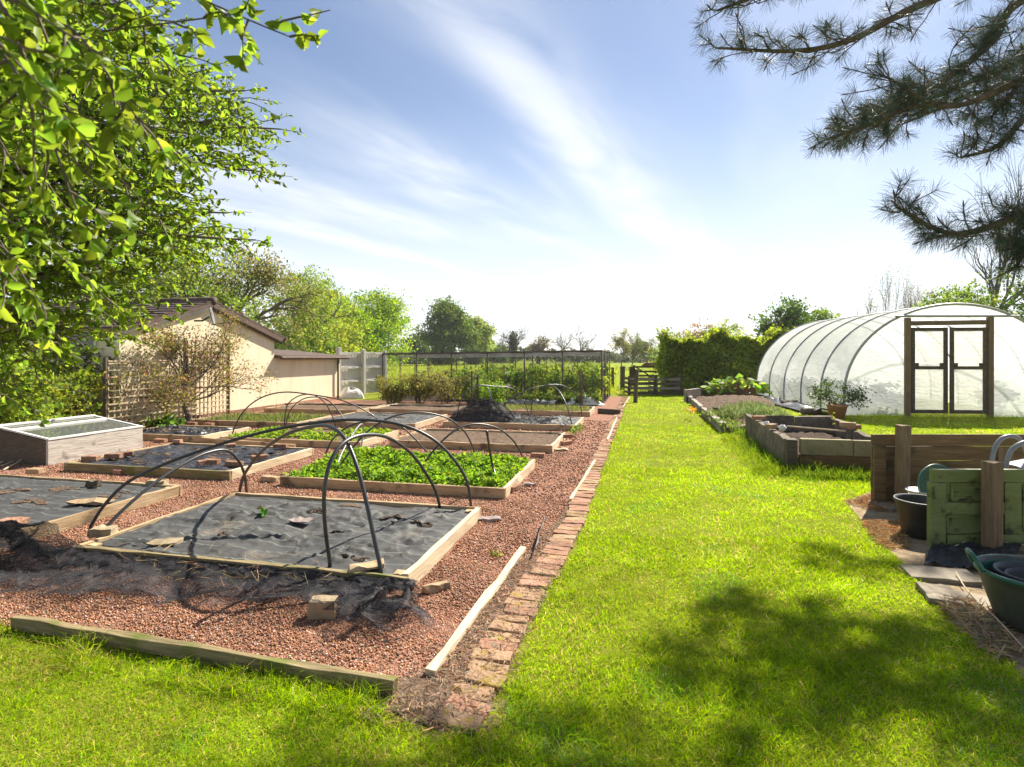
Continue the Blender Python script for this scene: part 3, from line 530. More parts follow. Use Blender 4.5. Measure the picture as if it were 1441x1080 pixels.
slab(787,634,0.0,.3,.2,.03,.2,'stone','pale paving piece by the right corner of the bare soil bed','stone','paving_piece')
slab(524,632,0.0,.28,.2,.02,.1,'slate','purple slate on gravel left of the bare soil bed','slate','broken_slate')
slab(620,637,0.0,.2,.1,.02,.0,'slate','small slate on gravel in front of the bare soil bed','slate','broken_slate')
def stick(a,b,h,t,mat,label,name='timber_strip',z=0.0,cat='timber'):
    o=plank(name,P(*a),P(*b),h,t,M[mat],None,z,0.007); return tag(o,label,cat)
stick((20,884),(556,978),.075,.045,'wood_mossy','long mossy timber edging between the gravel and front lawn')
stick((737,775),(605,952),.035,.05,'wood_pale_sunlit','pale batten lying on gravel beside the near end of the brick path')
stick((837,652),(803,708),.05,.03,'wood_pale_sunlit','pale edging strip along the middle of the brick path')
stick((868,590),(855,622),.05,.03,'wood_pale_sunlit','pale edging strip along the brick path beyond the beds')
stick((886,560),(877,574),.04,.03,'wood_pale_sunlit','short far edging strip where the brick path ends')
stick((842,582),(872,584),.14,.1,'wood_dark','dark sleeper lying across the gravel in front of the fruit cage',cat='sleeper')
stick((130,663),(218,670),.05,.05,'wood_mossy','rounded mossy timber in front of the brick weighted bed')
stick((262,622),(415,634),.1,.04,'wood_fresh','thin board edge behind the brick weighted bed')
stick((385,573),(640,577),.12,.08,'wood_dark','long dark sleeper behind the soil beds under the bushes',cat='sleeper')
m=MB().tube(spline([P(775,784-12,.0),P(758,752,.09),P(757,741,.11)],5),[.012]*11,6)
m=MB(); a,b=P(748,786),P(761,740); m.box((0,0,.05),((b-a).length,.006,.1),0,6,.008); o=m.obj('metal_edging',M['grey_metal'],None,((a+b)/2).xyz,(.35,0,math.atan2((b-a).y,(b-a).x))); tag(o,'bent strip of grey metal edging standing in gravel by the path','edging')
m=MB(); 
for k,(a,b) in enumerate((((2,658),(54,643)),((0,653),(48,645)),((4,664),(40,650)))): m.tube(spline([P(*a)+Vector((0,0,.02)),(P(*a)+P(*b))/2+Vector((0,0,.05)),P(*b)+Vector((0,0,.05+.02*k))],4),.011,6)
o=m.obj('bamboo_canes',M['wood_pale_sunlit'],smooth=True); tag(o,'bundle of pale canes leaning at the end of the cold frame','canes')

# ------------------------------------------------------------------ cold frame
u0,u1,v0,v1=-9.42,-8.40,6.5,8.1; hf,hb=0.36,0.52
cf=thing('cold_frame','weathered wooden cold frame with a sloping glass lid','cold frame',G((u0+u1)/2,(v0+v1)/2))
for k in range(2): plank('front_board',G(u1,v0),G(u1,v1),hf/2-.003,.035,M['wood_grey_sunlit'],cf,z=k*hf/2,jit=.003)
for k in range(3): plank('back_board',G(u0,v0),G(u0,v1),hb/3-.003,.035,M['wood_grey'],cf,z=k*hb/3,jit=.003)
for vv in (v0+.018,v1-.018):
    a=G(u0+.02,vv); b=G(u1-.02,vv); th=Vector((UY*-1*.017*-1,0,0)); n=G(0,.017)
    m=MB(); q=[a-n,b-n,b+n,a+n]; m.v=[(p.x,p.y,0) for p in q]+[(q[0].x,q[0].y,hb-.01),(q[1].x,q[1].y,hf-.005),(q[2].x,q[2].y,hf-.005),(q[3].x,q[3].y,hb-.01)]
    m.f=[(3,2,1,0),(4,5,6,7),(0,1,5,4),(1,2,6,5),(2,3,7,6),(3,0,4,7)]; o=m.obj('end_board',M['wood_grey'] if vv>v0+.1 else M['wood_dark'],cf); o.location=-Vector(cf.location)
lid=MB(); sl=math.atan2(hb-hf,u1-u0)
def rail(m,a,b,w,h): 
    a=Vector(a);b=Vector(b);d=(b-a).normalized();s=d.cross(Vector((0,0,1))).normalized()*w/2;t=Vector((0,0,h)); k=len(m.v)
    m.v+=[tuple(p) for p in (a-s,b-s,b+s,a+s,a-s+t,b-s+t,b+s+t,a+s+t)]; m.f+=[tuple(k+i for i in f) for f in ((3,2,1,0),(4,5,6,7),(0,1,5,4),(1,2,6,5),(2,3,7,6),(3,0,4,7))]
rail(lid,G(u1,v0,hf+.004),G(u1,v1,hf+.004),.05,.03); rail(lid,G(u0,v0,hb+.004),G(u0,v1,hb+.004),.08,.03)
for vv in (v0+.03,v1-.03): rail(lid,G(u0+.05,vv,hb-.004),G(u1-.03,vv,hf+.008),.04,.026)
rail(lid,G(u0+.3,v0+.06,hb-.045),G(u0+.3,v1-.06,hb-.045),.09,.03)
o=lid.obj('lid_frame',M['white_paint'],cf,bevel=.003); o.location=-Vector(cf.location)
gp=MB().poly([G(u0+.06,v0+.06,hb+.002),G(u1-.03,v0+.06,hf+.015),G(u1-.03,v1-.06,hf+.015),G(u0+.06,v1-.06,hb+.002)]).obj('glass_pane',M['glass'],cf); gp.location=-Vector(cf.location)
o=MB().grid(lambda s,t:(lambda p:(p.x,p.y,.24+.05*fbm(p.x,p.y,3)))(G(u0+.03+(u1-u0-.06)*s,v0+.05+(v1-v0-.1)*t)),20,30).obj('soil',M['soil_dark'],cf,smooth=True); o.location=-Vector(cf.location)
# ------------------------------------------------------------------ cream outbuilding
def wobj(m,name,mat,root,**k):
    o=m.obj(name,mat,root,**k); o.location=-parent_world(root); return o
bld=thing('outbuilding','cream rendered gabled outbuilding with a brown tiled roof behind the wall shrub','outbuilding',G(-13.5,12.4))
ub,uf,va,vb,vm=-17.5,-10.74,9.8,14.95,12.36; ze,za=2.18,2.92
m=MB(); m.v=[tuple(G(u,v,z)) for u in (uf,ub) for (v,z) in ((va,0),(vb,0),(vb,ze),(vm,za),(va,ze))]
m.f=[(0,1,2,3,4),(9,8,7,6,5),(1,6,7,2),(5,0,4,9),(2,7,8,3),(3,8,9,4)]; wobj(m,'wall',M['render'],bld)
rf=MB(); ov=0.3; sl=(za-ze)/(vm-va)
for side in (-1,1):
    vend = va-ov if side<0 else vb+ov; n=11
    for k in range(n):
        t0,t1=k/n,(k+1)/n; v0=vend+(vm-vend)*t0; v1=vend+(vm-vend)*t1+(.05 if side<0 else -.05)*(k<n-1)
        z=lambda v: za-sl*abs(v-vm)+.05
        zz0,zz1=z(v0)+.045,z(v1)+.008
        a=[G(uf+.14,v0,zz0),G(ub-.1,v0,zz0),G(ub-.1,v1,zz1),G(uf+.14,v1,zz1)]; b=[p-Vector((0,0,.045)) for p in a]
        k0=len(rf.v); rf.v+=[tuple(p) for p in a+b]; rf.f+=[(k0,k0+1,k0+2,k0+3),(k0+7,k0+6,k0+5,k0+4)]+[(k0+i,k0+4+i,k0+4+(i+1)%4,k0+(i+1)%4) for i in range(4)]
rfo=wobj(rf,'roof',M['tile'],bld)
m=MB()
for k in range(14): m.tube([G(uf+.15-.48*k,vm,za+.06),G(uf+.15-.48*k-.47,vm,za+.055)],.1,8)
wobj(m,'ridge_tile',M['tile'],rfo,smooth=True)
def sloped(m,va_,za_,vb_,zb_,u,th,h):
    a=[G(u,va_,za_),G(u,vb_,zb_),G(u,vb_,zb_-h),G(u,va_,za_-h)]; b=[p+G(th,0) for p in a]; k=len(m.v)
    m.v+=[tuple(p) for p in a+b]; m.f+=[(k+3,k+2,k+1,k),(k+4,k+5,k+6,k+7)]+[(k+i,k+(i+1)%4,k+4+(i+1)%4,k+4+i) for i in range(4)]
zz=lambda v: za-sl*abs(v-vm)
m=MB(); sloped(m,va-ov,zz(va-ov)+.03,vm,za+.03,uf+.10,.035,.11); sloped(m,vm,za+.03,vb+ov,zz(vb+ov)+.03,uf+.10,.035,.15); wobj(m,'bargeboard',M['felt'],bld)
m=MB(); sloped(m,va-ov,zz(va-ov)-.085,vm,za-.085,uf+.06,.03,.05); wobj(m,'soffit_strip',M['white_paint'],bld)
m=MB(); sloped(m,vm,za-.125,vb+ov,zz(vb+ov)-.125,uf+.055,.03,.05); wobj(m,'soffit_strip',M['felt'],bld)
m=MB(); m.tube([G(uf+.2,vb+ov+.04,zz(vb+ov)),G(ub,vb+ov+.04,zz(vb+ov))],.05,8); wobj(m,'gutter',M['felt'],bld)
w=MB(); a=[G(-12.15,va-.01,1.55),G(-11.35,va-.01,1.55),G(-11.35,va-.01,2.08),G(-12.15,va-.01,2.08)]; 
for i in range(4): w.tube([a[i],a[(i+1)%4]],.035,4)
wo=wobj(w,'window',M['white_paint'],bld); wobj(MB().poly([p+G(0,-.004) for p in a]),'pane',M['glass_dark'],wo)
# extension
ve=18.75; zx=1.52; ext=thing('garage','low cream rendered garage with a shallow brown roof joined to the gabled outbuilding','outbuilding',G(-12.5,16.8))
m=MB(); m.v=[tuple(G(u,v,z)) for u,z1 in ((uf-.02,zx),(-14.5,1.75)) for (v,z) in ((vb+.003,0),(ve,0),(ve,z1),(vb+.003,z1))]
m.f=[(0,1,2,3),(7,6,5,4),(1,5,6,2),(4,0,3,7),(3,2,6,7)]; wobj(m,'wall',M['render'],ext)
m=MB(); q=[G(uf+.18,vb+.03,zx+.07),G(uf+.18,ve+.2,zx+.05),G(-12.8,ve+.2,1.78),G(-12.8,vb+.03,1.86)]; m.grid(lambda s,t:(q[0]*(1-s)+q[1]*s)*(1-t)+(q[3]*(1-s)+q[2]*s)*t,20,8); 
wobj(m,'roof',M['tile'],ext).modifiers.new('Solidify','SOLIDIFY').thickness=.06
m=MB(); m.tube([G(uf+.2,vb+.05,zx+.0),G(uf+.2,ve+.22,zx-.02)],.055,8); wobj(m,'gutter',M['felt'],ext)
m=MB(); m.tube([G(uf+.06,ve-.25,0),G(uf+.06,ve-.25,zx)],.035,8); wobj(m,'downpipe',M['wood_dark'],ext,smooth=True)
m=MB(); m.box((0,0,0),(.05,3.6,.12)); m.obj('plinth',M['brick'],ext,G(uf+.03,16.8,.06),(0,0,YAW))
m=MB(); m.box((0,0,0),(.05,5.0,.12)); m.obj('plinth',M['brick'],bld,G(uf+.03,12.4,.06),(0,0,YAW))
# satellite dish
dc=Q(296,446,13.9); dn=Vector((.9,.34,.2)).normalized()
sd=thing('satellite_dish','small grey satellite dish on the gable wall under the apex','satellite dish',dc)
m=MB().lathe([(r,.22*r*r/.23) for r in (0.0,.06,.12,.18,.23)],28); o=m.obj('dish',M['dish'],sd,dc,dn.to_track_quat('Z','Y').to_euler(),smooth=True); o.modifiers.new('Solidify','SOLIDIFY').thickness=.008
m=MB().tube([-dn*.02,Vector((-.18,-.02,-.1)),Vector((-.38,-.02,-.1))],.022,8); o=m.obj('bracket',M['wood_dark'],sd,dc)
m=MB().tube([Vector((.02,.01,-.2)),Vector((.25,.04,-.16)),Vector((.40,.06,-.13))],.014,8); m.tube([Vector((.38,.06,-.1)),Vector((.45,.07,-.15))],.03,8); m.obj('receiver_arm',M['black_plastic'],sd,dc)

# ------------------------------------------------------------------ trellis
def trellis(label,u,v0,v1,h,st,mat):
    root=thing('trellis_panel',label,'trellis',G(u,(v0+v1)/2)); m=MB()
    n=int((v1-v0)/st)
    for k in range(n+1):
        v=v0+.02+(v1-v0-.04)*k/n; m.tube([G(u,v,.02),G(u,v,h)],.016,4)
    for k in range(int(h/st)+1):
        z=min(h-.02,.08+k*st); m.tube([G(u+.024,v0,z),G(u+.024,v1,z)],.017,4)
    wobj(m,'lattice',M[mat],root)  # brightness of the sunlit slat faces is put into the wood colour
    m=MB()
    for v in (v0-.04,v1+.04): wobj(MB().tube([G(u,v,0),G(u,v,h+.05)],.04,4),'post',M['wood_dark'],root)
    return root
trellis('long low square lattice trellis of pale sunlit slats left of the wall shrub stem',-10.32,9.15,11.1,1.5,.135,'wood_pale_sunlit')
trellis('taller square lattice trellis panel right against the cream gable wall',-10.38,11.22,12.55,1.95,.125,'wood_pale_sunlit')
# closeboard screen beyond the bush
# ------------------------------------------------------------------ boarded fence
fp=[Vector((-6.5,21.3,0)),Vector((-5.88,22.5,0)),Vector((-5.28,23.6,0))]
fn=thing('boarded_fence','silver grey boarded fence with posts and rails beside the garage','fence',fp[1])
for k,p in enumerate(fp):
    h=(1.88,1.82,1.78)[k]; MB().box((0,0,h/2),(.14,.14,h),0,1,.004).obj('post',M['wood_gatefence'],fn,p,(0,0,1.1),bevel=.015)
for k in range(2):
    a,b=fp[k],fp[k+1]; d=(b-a).normalized(); n=Vector((-d.y,d.x,0)); m=MB(); L=(b-a).length; nb=14
    for i in range(nb):
        c=a+d*(.07+(L-.14)*(i+.5)/nb)+n*(.07+.006*(i%2)); m.box((c.x,c.y,.85),((L-.14)/nb*1.06,.016,1.55+random.uniform(-.01,.01)),math.atan2(d.y,d.x))
    wobj(m,'board_panel',M['wood_gatefence'],fn)
    for z in (.55,1.08,1.62): plank('rail',a+d*.07,b-d*.07,.09,.05,M['wood_gatefence'],fn,z)
sb=thing('boarded_fence','narrow boarded fence bay between the garage wall and the tall fence post','fence',Q(472,540,20.6)*1)
sb.location.z=0
a=Q(463,500,20.3); b=Q(475,500,21.2); a.z=b.z=0; d=(b-a).normalized(); n=Vector((-d.y,d.x,0))
m=MB(); c=(a+b)/2+n*.06; m.box((c.x,c.y,.75),((b-a).length,.02,1.45),math.atan2(d.y,d.x)); wobj(m,'board_panel',M['wood_gatefence'],sb)
for z in (.38,.88,1.34): plank('rail',a,b,.08,.06,M['wood_gatefence'],sb,z)

p=P(492,561); o=MB().grid(lambda s,t:(.5*math.cos(6.283*s)*math.sin(1.57*t)*(1+.2*math.sin(9*s)),.3*math.sin(6.283*s)*math.sin(1.57*t),.38*math.cos(1.57*t)*(1+.15*math.sin(12*s+5*t))),16,8).obj('boulder',M['white_paint'],None,p); tag(o,'pale limewashed boulder at the foot of the boarded fence','boulder')
# ------------------------------------------------------------------ fruit cage
cg=thing('fruit_cage','walk in fruit cage of thin posts and netting over the berry rows','fruit cage',G(-5,20.8))
cu0,cu1,cv0,cv1=-9.0,-1.3,18.62,23.0
def ctop(u,v): return 1.74-.10*((cu1-u)/(cu1-cu0))
us=[cu1-(cu1-cu0)*k/6 for k in range(7)]; vs=[cv0,20.1,21.55,cv1]
for v in vs:
    for k,u in enumerate(us):
        if v in (cv0,cv1) or k in (0,6) or (k%2==0):
            MB().tube([Vector((0,0,0)),Vector((0,0,ctop(u,v)))],.026 if v==cv0 else .02,6).obj('post',M['wood_dark'],cg,G(u,v),smooth=True)
m=MB()
for v in (cv0,cv1): m.tube([G(u,v,ctop(u,v)) for u in us],.028,6)
for u in (cu0,cu1): m.tube([G(u,v,ctop(u,v)) for v in vs],.028,6)
wobj(m,'top_rail',M['wood_dark'],cg)
def roofnet(s,t):
    u=cu1+(cu0-cu1)*s; v=cv0+(cv1-cv0)*t; sag=.10*abs(math.sin(math.pi*6*s))*.5+.16*math.sin(math.pi*((t*3)%1))
    p=G(u,v,ctop(u,v)-sag*.8); return p
wobj(MB().grid(roofnet,60,24),'roof_net',M['net_roof'],cg,smooth=True)
for (q0,q1) in (((cu1,cv0),(cu0,cv0)),((cu1,cv1),(cu1,cv0)),((cu0,cv1),(cu1,cv1))):
    wobj(MB().grid(lambda s,t:G(q0[0]+(q1[0]-q0[0])*s,q0[1]+(q1[1]-q0[1])*s,.02+(ctop(q0[0],0)-.04)*t),20,4),'side_net',M['net_cage'],cg)
def stake(px,py,D,h,r,label,mat='wood_dark',lean=0.0,cap=False):
    b=Q(px,py,D); b.z=0; o=MB().tube([(0,0,-.05),(lean,0,h)],[r,r*.9],8).obj('wooden_stake',M[mat],None,b); tag(o,label,'stake')
    return o
stake(664,560,17.3,1.12,.035,'dark wooden stake left of the pair at the edge of the fruit cage')
stake(672,560,17.6,.98,.045,'thicker dark stake of the pair at the edge of the fruit cage')
stake(820,560,17.6,1.15,.035,'reddish leaning stake inside the right end of the fruit cage','bark',-.1)
stake(713,550,18.2,1.05,.02,'thin stake carrying white tags among the raspberries')
for k,(px,py,D,lab) in enumerate(((714,525,18.0,'upper white tag on the thin stake among the raspberries'),(715,543,18.0,'lower white tag on the thin stake among the raspberries'))):
    o=MB().box((0,0,0),(.13,.02,.05),.2,1,.006).obj('plant_tag',M['white_plastic'],None,Q(px,py,D)); tag(o,lab,'tag')
o=MB().grid(lambda s,t:(lambda p:Vector((p.x,p.y,max(0.01,.02+.22*math.sin(math.pi*t)*math.sin(math.pi*s)*(1+.6*fbm(p.x*3,p.y*3,1.5))))))(G(-2.5+1.3*s,18.1+.45*t)),30,14).obj('plastic_sheet',M['white_plastic'],smooth=True); tag(o,'crumpled pale plastic sheet at the right corner foot of the fruit cage','plastic sheet')
o=MB().grid(lambda s,t:(lambda p:Vector((p.x,p.y,max(0.01,.05+.1*math.sin(math.pi*t)*(1+.8*fbm(p.x*3,p.y*3,1.5))))))(G(-5.6+2.9*s,17.6+.6*t)),50,12).obj('plastic_sheet',M['membrane_dark'],smooth=True); tag(o,'ruffled black plastic sheet along the foot of the raspberry row','plastic sheet')

# ------------------------------------------------------------------ field gate, pallet bins, posts
gt=thing('field_gate','dark five bar wooden field gate at the far end of the lawn','gate',Vector((6.5,27,0)))
x0,x1,Y=5.75,8.6,27.0
for z in (.22,.42,.62,.82,1.04): MB().box(((x0+x1)/2,Y,z),(x1-x0,.03,.085),0,6,.003).obj('bar',M['wood_dark'],gt).location=-Vector(gt.location)
for x in (x0+.05,x1-.05): MB().box((x,Y+.035,.62),(.1,.06,1.0)).obj('upright',M['wood_dark'],gt).location=-Vector(gt.location)
m=MB()
for (a,b) in (((x0+.1,1.04),((x0+x1)/2,.22)),(((x0+x1)/2+.05,.22),(x1-.1,1.04))): m.tube([(a[0],Y-.04,a[1]),(b[0],Y-.04,b[1])],.04,4)
wobj(m,'brace',M['wood_dark'],gt)
for (px,D,w,h,lab) in ((876,26.6,.2,1.08,'thick dark gate post left of the field gate'),(888,26.9,.15,1.05,'dark hanging post at the left end of the field gate'),(862,27.5,.12,1.0,'dark fence post further left of the thick gate post')):
    b=Q(px,500,D); b.z=0; o=MB().box((0,0,h/2),(w,w,h),0,1,.01).obj('gate_post',M['wood_dark'],None,b,bevel=.01); tag(o,lab,'post')
m=MB(); b=Q(915,512,27.0)
for k in range(3): m.box((b.x+.03*k,27.0-.02*k,1.112+.052*k),(.78-.06*k,.24,.05),.03*k,3,.008)
o=m.obj('timber_stack',M['wood_post']); tag(o,'few dark boards resting on top of the field gate by the hedge','timber stack')
def pallet(label,px0,px1,D,z1,n):
    a=Q(px0,500,D); b=Q(px1,500,D); root=thing('compost_pallet',label,'compost bin',Vector(((a.x+b.x)/2,D,0)),'pallet compost bins at the end of the lawn')
    for k in range(n):
        z=.05+(z1-.13)*k/(n-1); MB().box((0,0,0),(b.x-a.x,.025,.105),random.uniform(-.01,.01),4,.006).obj('slat',M['wood_grey'] if k%2 else M['wood_dark'],root,((a.x+b.x)/2,D,z+.05))
    for x in (a.x,b.x): MB().box((0,0,z1/2+.04),(.1,.09,z1+.08),0,1,.006).obj('upright',M['wood_dark'],root,(x,D+.06,0))
    m=MB()
    for k in range(n): 
        for x in (a.x,b.x): m.box((x,D+.6,.1+(z1-.13)*k/(n-1)),(.025,1.0,.1))
    wobj(m,'side_slats',M['wood_dark'],root)
pallet('left compost bin made of wooden pallets at the end of the lawn',886,922,22.7,.68,4)
pallet('right compost bin made of wooden pallets running into the hedge',924,957,22.6,.66,4)
b=P(894,567); o=MB().tube([(0,0,-.05),(.02,0,.5),(.06,0,1.12)],[.075,.07,.065],8).obj('round_post',M['wood_dark'],None,b); tag(o,'mossy round post leaning alone on the lawn beside the path end','post')

# ------------------------------------------------------------------ polytunnel
T0=Vector((11.55,14.8,0)); TA=Vector((.102,.995,0)); TW=Vector((.995,-.102,0)); HWD=2.75; HS=.55; HB=2.38; TL=7.1; NB=5
def TP(x,s,z): return T0+TW*x+TA*s+Vector((0,0,z))
def arch(t):                                   # t 0..1 from the left foot over the crown to the right foot
    L=HS; E=HB*1.25*2; tot=2*L+E; d=t*tot
    if d<L: return (-HWD,d)
    if d>tot-L: return (HWD,tot-d)
    a=math.pi*(1-(d-L)/E); return (HWD*math.cos(a),HS+HB*math.sin(a))
def archz(x): return HS+HB*math.sqrt(max(0,1-(x/HWD)**2))
pt=thing('polytunnel','large white polythene tunnel greenhouse with a double door','polytunnel',T0)
def cover(s,t):
    x,z=arch(t); b=abs(math.sin(math.pi*s*NB)); k=1-.022*b; n=.012*fbm(s*9,t*14,1.0,3)
    return TP(x*k*(1+n),s*TL,z*(1-.012*b)+.02*n)
wobj(MB().grid(cover,60,60),'cover',M['poly'],pt,smooth=True)
def hoopt(s,r,mat):
    m=MB().tube([TP(arch(k/48)[0]*(1.0),s,arch(k/48)[1]) for k in range(49)],r,8); return wobj(m,'hoop',M[mat],pt,smooth=True)
hoopt(0,.035,'galv')
for k in range(1,NB+1): hoopt(k*TL/NB,.028,'blue_grey_tube')
def fw(x0,x1,zl):
    def f(s,t):
        x=x0+(x1-x0)*s; z0=zl; z1=archz(x) if abs(x)<HWD-.001 else HS
        w=.03*fbm(x*2,(z0+(z1-z0)*t),1.2,5)*math.sin(math.pi*min(1,max(0,s)))+.03*math.sin(math.pi*s)*math.sin(9*(x*.7+t*2))*.4
        return TP(x,.03+w,z0+(z1-z0)*t)
    return f
DX=-.2
m=MB().grid(fw(-HWD+.01,DX-1.0,0),16,24); m.grid(fw(DX+1.0,HWD-.01,0),16,24); m.grid(fw(DX-1.0,DX+1.0,2.36),20,8); wobj(m,'front_wall',M['poly'],pt,smooth=True)
wobj(MB().grid(lambda s,t:TP((-HWD+.02)+(2*HWD-.04)*s,TL,archz((-HWD+.02)+(2*HWD-.04)*s)*t),24,6),'back_wall',M['poly'],pt,smooth=True)
for x in (DX-1.0,DX+1.0): MB().box((0,0,1.29),(.13,.12,2.58),0,1,.008).obj('door_post',M['wood_post'],pt,TP(x,-.04,0),(0,0,-.102),bevel=.02)
MB().tube([TP(DX-.94,-.03,2.43)-T0,TP(DX+.94,-.03,2.45)-T0],.06,10).obj('lintel',M['wood_post'],pt,T0,smooth=True)
MB().tube([TP(-1.5,-.05,2.62)-T0,TP(1.5,-.05,2.6)-T0],.03,8).obj('tie_tube',M['galv'],pt,T0)
for x0,x1 in ((DX-.92,DX-.03),(DX+.03,DX+.92)):
    c=TP((x0+x1)/2,-.05,0); d=MB(); w=x1-x0
    for xx in (-w/2+.045,w/2-.045): d.box((xx,0,1.2),(.09,.05,2.24))
    for z,h in ((.13,.09),(1.27,.08),(2.27,.09)): d.box((0,.003,z),(w-.18,.05,h))
    for xx,zz in ((-w/2+.13,1.35),(w/2-.13,1.35)): d.box((xx,-.004,zz),(.1,.045,.09),0)
    dr=d.obj('door',M['wood_dark'],pt,c,(0,0,-.102))
    p=MB().grid(lambda s,t:((s-.5)*(w-.16),.012+.01*fbm(s*3,t*6,1,2),.15+2.1*t),12,20).obj('pane',M['poly_dirty'],dr); p.location=(0,0,0)
m=MB().grid(lambda s,t:(lambda q:q+Vector((0,0,.06+.1*math.sin(math.pi*t)*(1+.7*fbm(q.x*3,q.y*3,1)))))(TP(-HWD-.15-.75*t*(1-.3*s),s*TL,0)),40,10); o=m.obj('ground_sheet',M['membrane_dark'],smooth=True); tag(o,'black plastic ground sheet along the left foot of the polytunnel','ground sheet')
for (px,py,l,rz,lab) in ((1112,572,.6,.3,'short log on the ground sheet by the polytunnel side'),(1142,584,.55,.2,'log lying in front of the terracotta pot beside the tunnel')):
    p=P(px,py); o=MB().tube([(-l/2,0,.09),(l/2,.05,.09)],.09,9).obj('log',M['bark'],None,p,(0,0,rz)); tag(o,lab,'log')

# ------------------------------------------------------------------ right hand beds
sbd=thing('sleeper_bed','wide soil bed edged with old grey timber sleepers between lawn and polytunnel','garden bed',G(2.6,17))
for (a,b,h,t) in (((1018,609),(990,584),.2,.13),((988,582),(975,570),.2,.12),((973,568),(966,561),.2,.12)): plank('sleeper',P(*a),P(*b),h,t,M['wood_grey'],sbd,jit=.012,bevel=.012)
plank('sleeper',P(1018,609)+Vector((.1,0,0)),P(1052,604),.1,.1,M['wood_dark'],sbd,jit=.01)
plank('sleeper',P(964,566),P(985,563),.42,.08,M['wood_grey'],sbd,jit=.01); plank('sleeper',P(985,562),P(1030,556),.33,.12,M['wood_dark'],sbd,jit=.012)
c0,c1,c2,c3=P(1022,607),P(1100,600),P(1085,560),P(966,562)
m=MB().grid(lambda s,t:(lambda p:p+Vector((0,0,.06+.22*math.sin(math.pi*s)*math.sin(math.pi*t)**.7+.07*fbm(p.x,p.y,2.2)+.03*fbm(p.x,p.y,9))))((c0*(1-s)+c1*s)*(1-t)+(c3*(1-s)+c2*s)*t),50,90); wobj(m,'soil',M['soil'],sbd,smooth=True)
bb=thing('block_bed','raised planter of stained concrete kerbs and buff blocks on the lawn','planter',G(2.75,10.2))
for k,(a,b,h) in enumerate(((8.75,9.75,.42),(9.77,10.85,.44),(10.87,11.95,.45))):
    plank('kerb',G(2.0,a),G(2.0,b),h,.1,M['kerb'],bb,jit=.018,bevel=.014)
MB().box((0,0,.2),(.14,.16,.46),0,1,.012).obj('corner_post',M['wood_dark'],bb,G(2.02,8.62,0),(0,0,YAW),bevel=.01)
for (a,b) in ((2.13,2.78),(2.79,3.44)):
    plank('block',G(a,8.62),G(b,8.62),.215,.11,M['concrete'],bb,z=.225,jit=.005,bevel=.008)
plank('lower_course',G(2.12,8.64),G(3.44,8.64),.222,.1,M['wood_brown'],bb,jit=.006,bevel=.006)
for (a,b) in ((2.1,2.78),(2.8,3.46)): plank('kerb',G(a,11.75),G(b,11.72),.45,.1,M['kerb'],bb,jit=.018,bevel=.014)
plank('kerb',G(3.46,10.6),G(3.46,11.65),.42,.1,M['kerb'],bb,jit=.018,bevel=.014); plank('kerb',G(3.46,8.75),G(3.46,10.55),.34,.1,M['kerb'],bb,jit=.018,bevel=.014)
m=MB().grid(lambda s,t:(lambda p:p+Vector((0,0,.16+.06*fbm(p.x,p.y,2.5))))(G(2.06+1.34*s,8.7+3.0*t)),24,40); wobj(m,'soil',M['soil_dark'],bb,smooth=True)
for (px,py,z,rz,lab,mt) in ((1200,604,.45,.2,'lower red brick on the right front corner of the concrete planter','brick'),(1193,601,.52,-.3,'upper brick of the pair on the right front corner of the planter','brick_buff'),(1086,603,.45,.9,'brown brick on the left kerb of the concrete planter','brick_buff'),(1068,591,.46,.3,'brick on the far end of the planter left kerb','brick')):
    brick(P(px,py,z)+Vector((0,0,.035)),rz,mt,lab,'bricks resting on the concrete planter')
for (px,py,s,lab) in ((1079,599,.04,'white lump of plastic on the planter kerb left of the brown brick'),(1101,606,.05,'white plastic bag on the planter kerb right of the brown brick')):
    m=MB(); pts=[]; p=P(px,py,.46); m.grid(lambda a,b:(lambda r:Vector((r*math.sin(math.pi*b)*math.cos(2*math.pi*a),r*math.sin(math.pi*b)*math.sin(2*math.pi*a),r*.9*math.cos(math.pi*b)+s*.75)))(s*(1+.3*math.sin(5*a*6.28)*math.sin(4*b)+.25*math.cos(3*b*6+a*12.56))),16,8)
    o=m.obj('plastic_bag',M['white_plastic'],None,p,smooth=True); tag(o,lab,'plastic bag')
o=MB().tube([P(1108,600,.47)-P(1108,600,.47),P(1190,607,.47)-P(1108,600,.47)],.014,6).obj('cane',M['wood_pale_sunlit'],None,P(1108,600,.47)); tag(o,'pale cane laid across the concrete planter','cane')
for (px,py,l,lab) in ((1019,575,.5,'flat dark board lying on the soil of the sleeper bed'),):
    p=P(px,py,.3); o=MB().box((0,0,0),(l,.18,.05),.1,2,.01).obj('board_piece',M['wood_dark'],None,p); tag(o,lab,'board')

# ------------------------------------------------------------------ compost corner
pn=thing('board_screen','low brown screen of horizontal boards with an upright post at the right of the lawn','screen',Vector((5.2,6.12,0)))
x0,x1,y0=3.87,6.8,6.12
z=.0
for k,h in enumerate((.155,.15,.15,.155,.13)):
    MB().box((0,0,h/2),(x1-x0,.03,h-.004),0,10,.003).obj('board',M['wood_brown'],pn,((x0+x1)/2,y0+.004*(k%2),z+.01),bevel=.004); z+=h
MB().box((0,0,.31),(.13,.028,.62),0,2,.002).obj('end_stile',M['wood_brown'],pn,(x0+.066,y0-.031,.01),(0,0,0),bevel=.003)
MB().box((0,0,.32),(.16,.028,.55),0,2,.002).obj('end_stile',M['wood_post'],pn,(5.28,y0-.031,.02),bevel=.003)
MB().box((0,0,.43),(.105,.10,.86),0,3,.005).obj('post',M['wood_post'],pn,(4.12,y0-.11,0),(0,.02,.12),bevel=.008)
gd=thing('green_door','old panelled door painted green standing on its side against a post','door',Vector((4.2,4.76,0)))
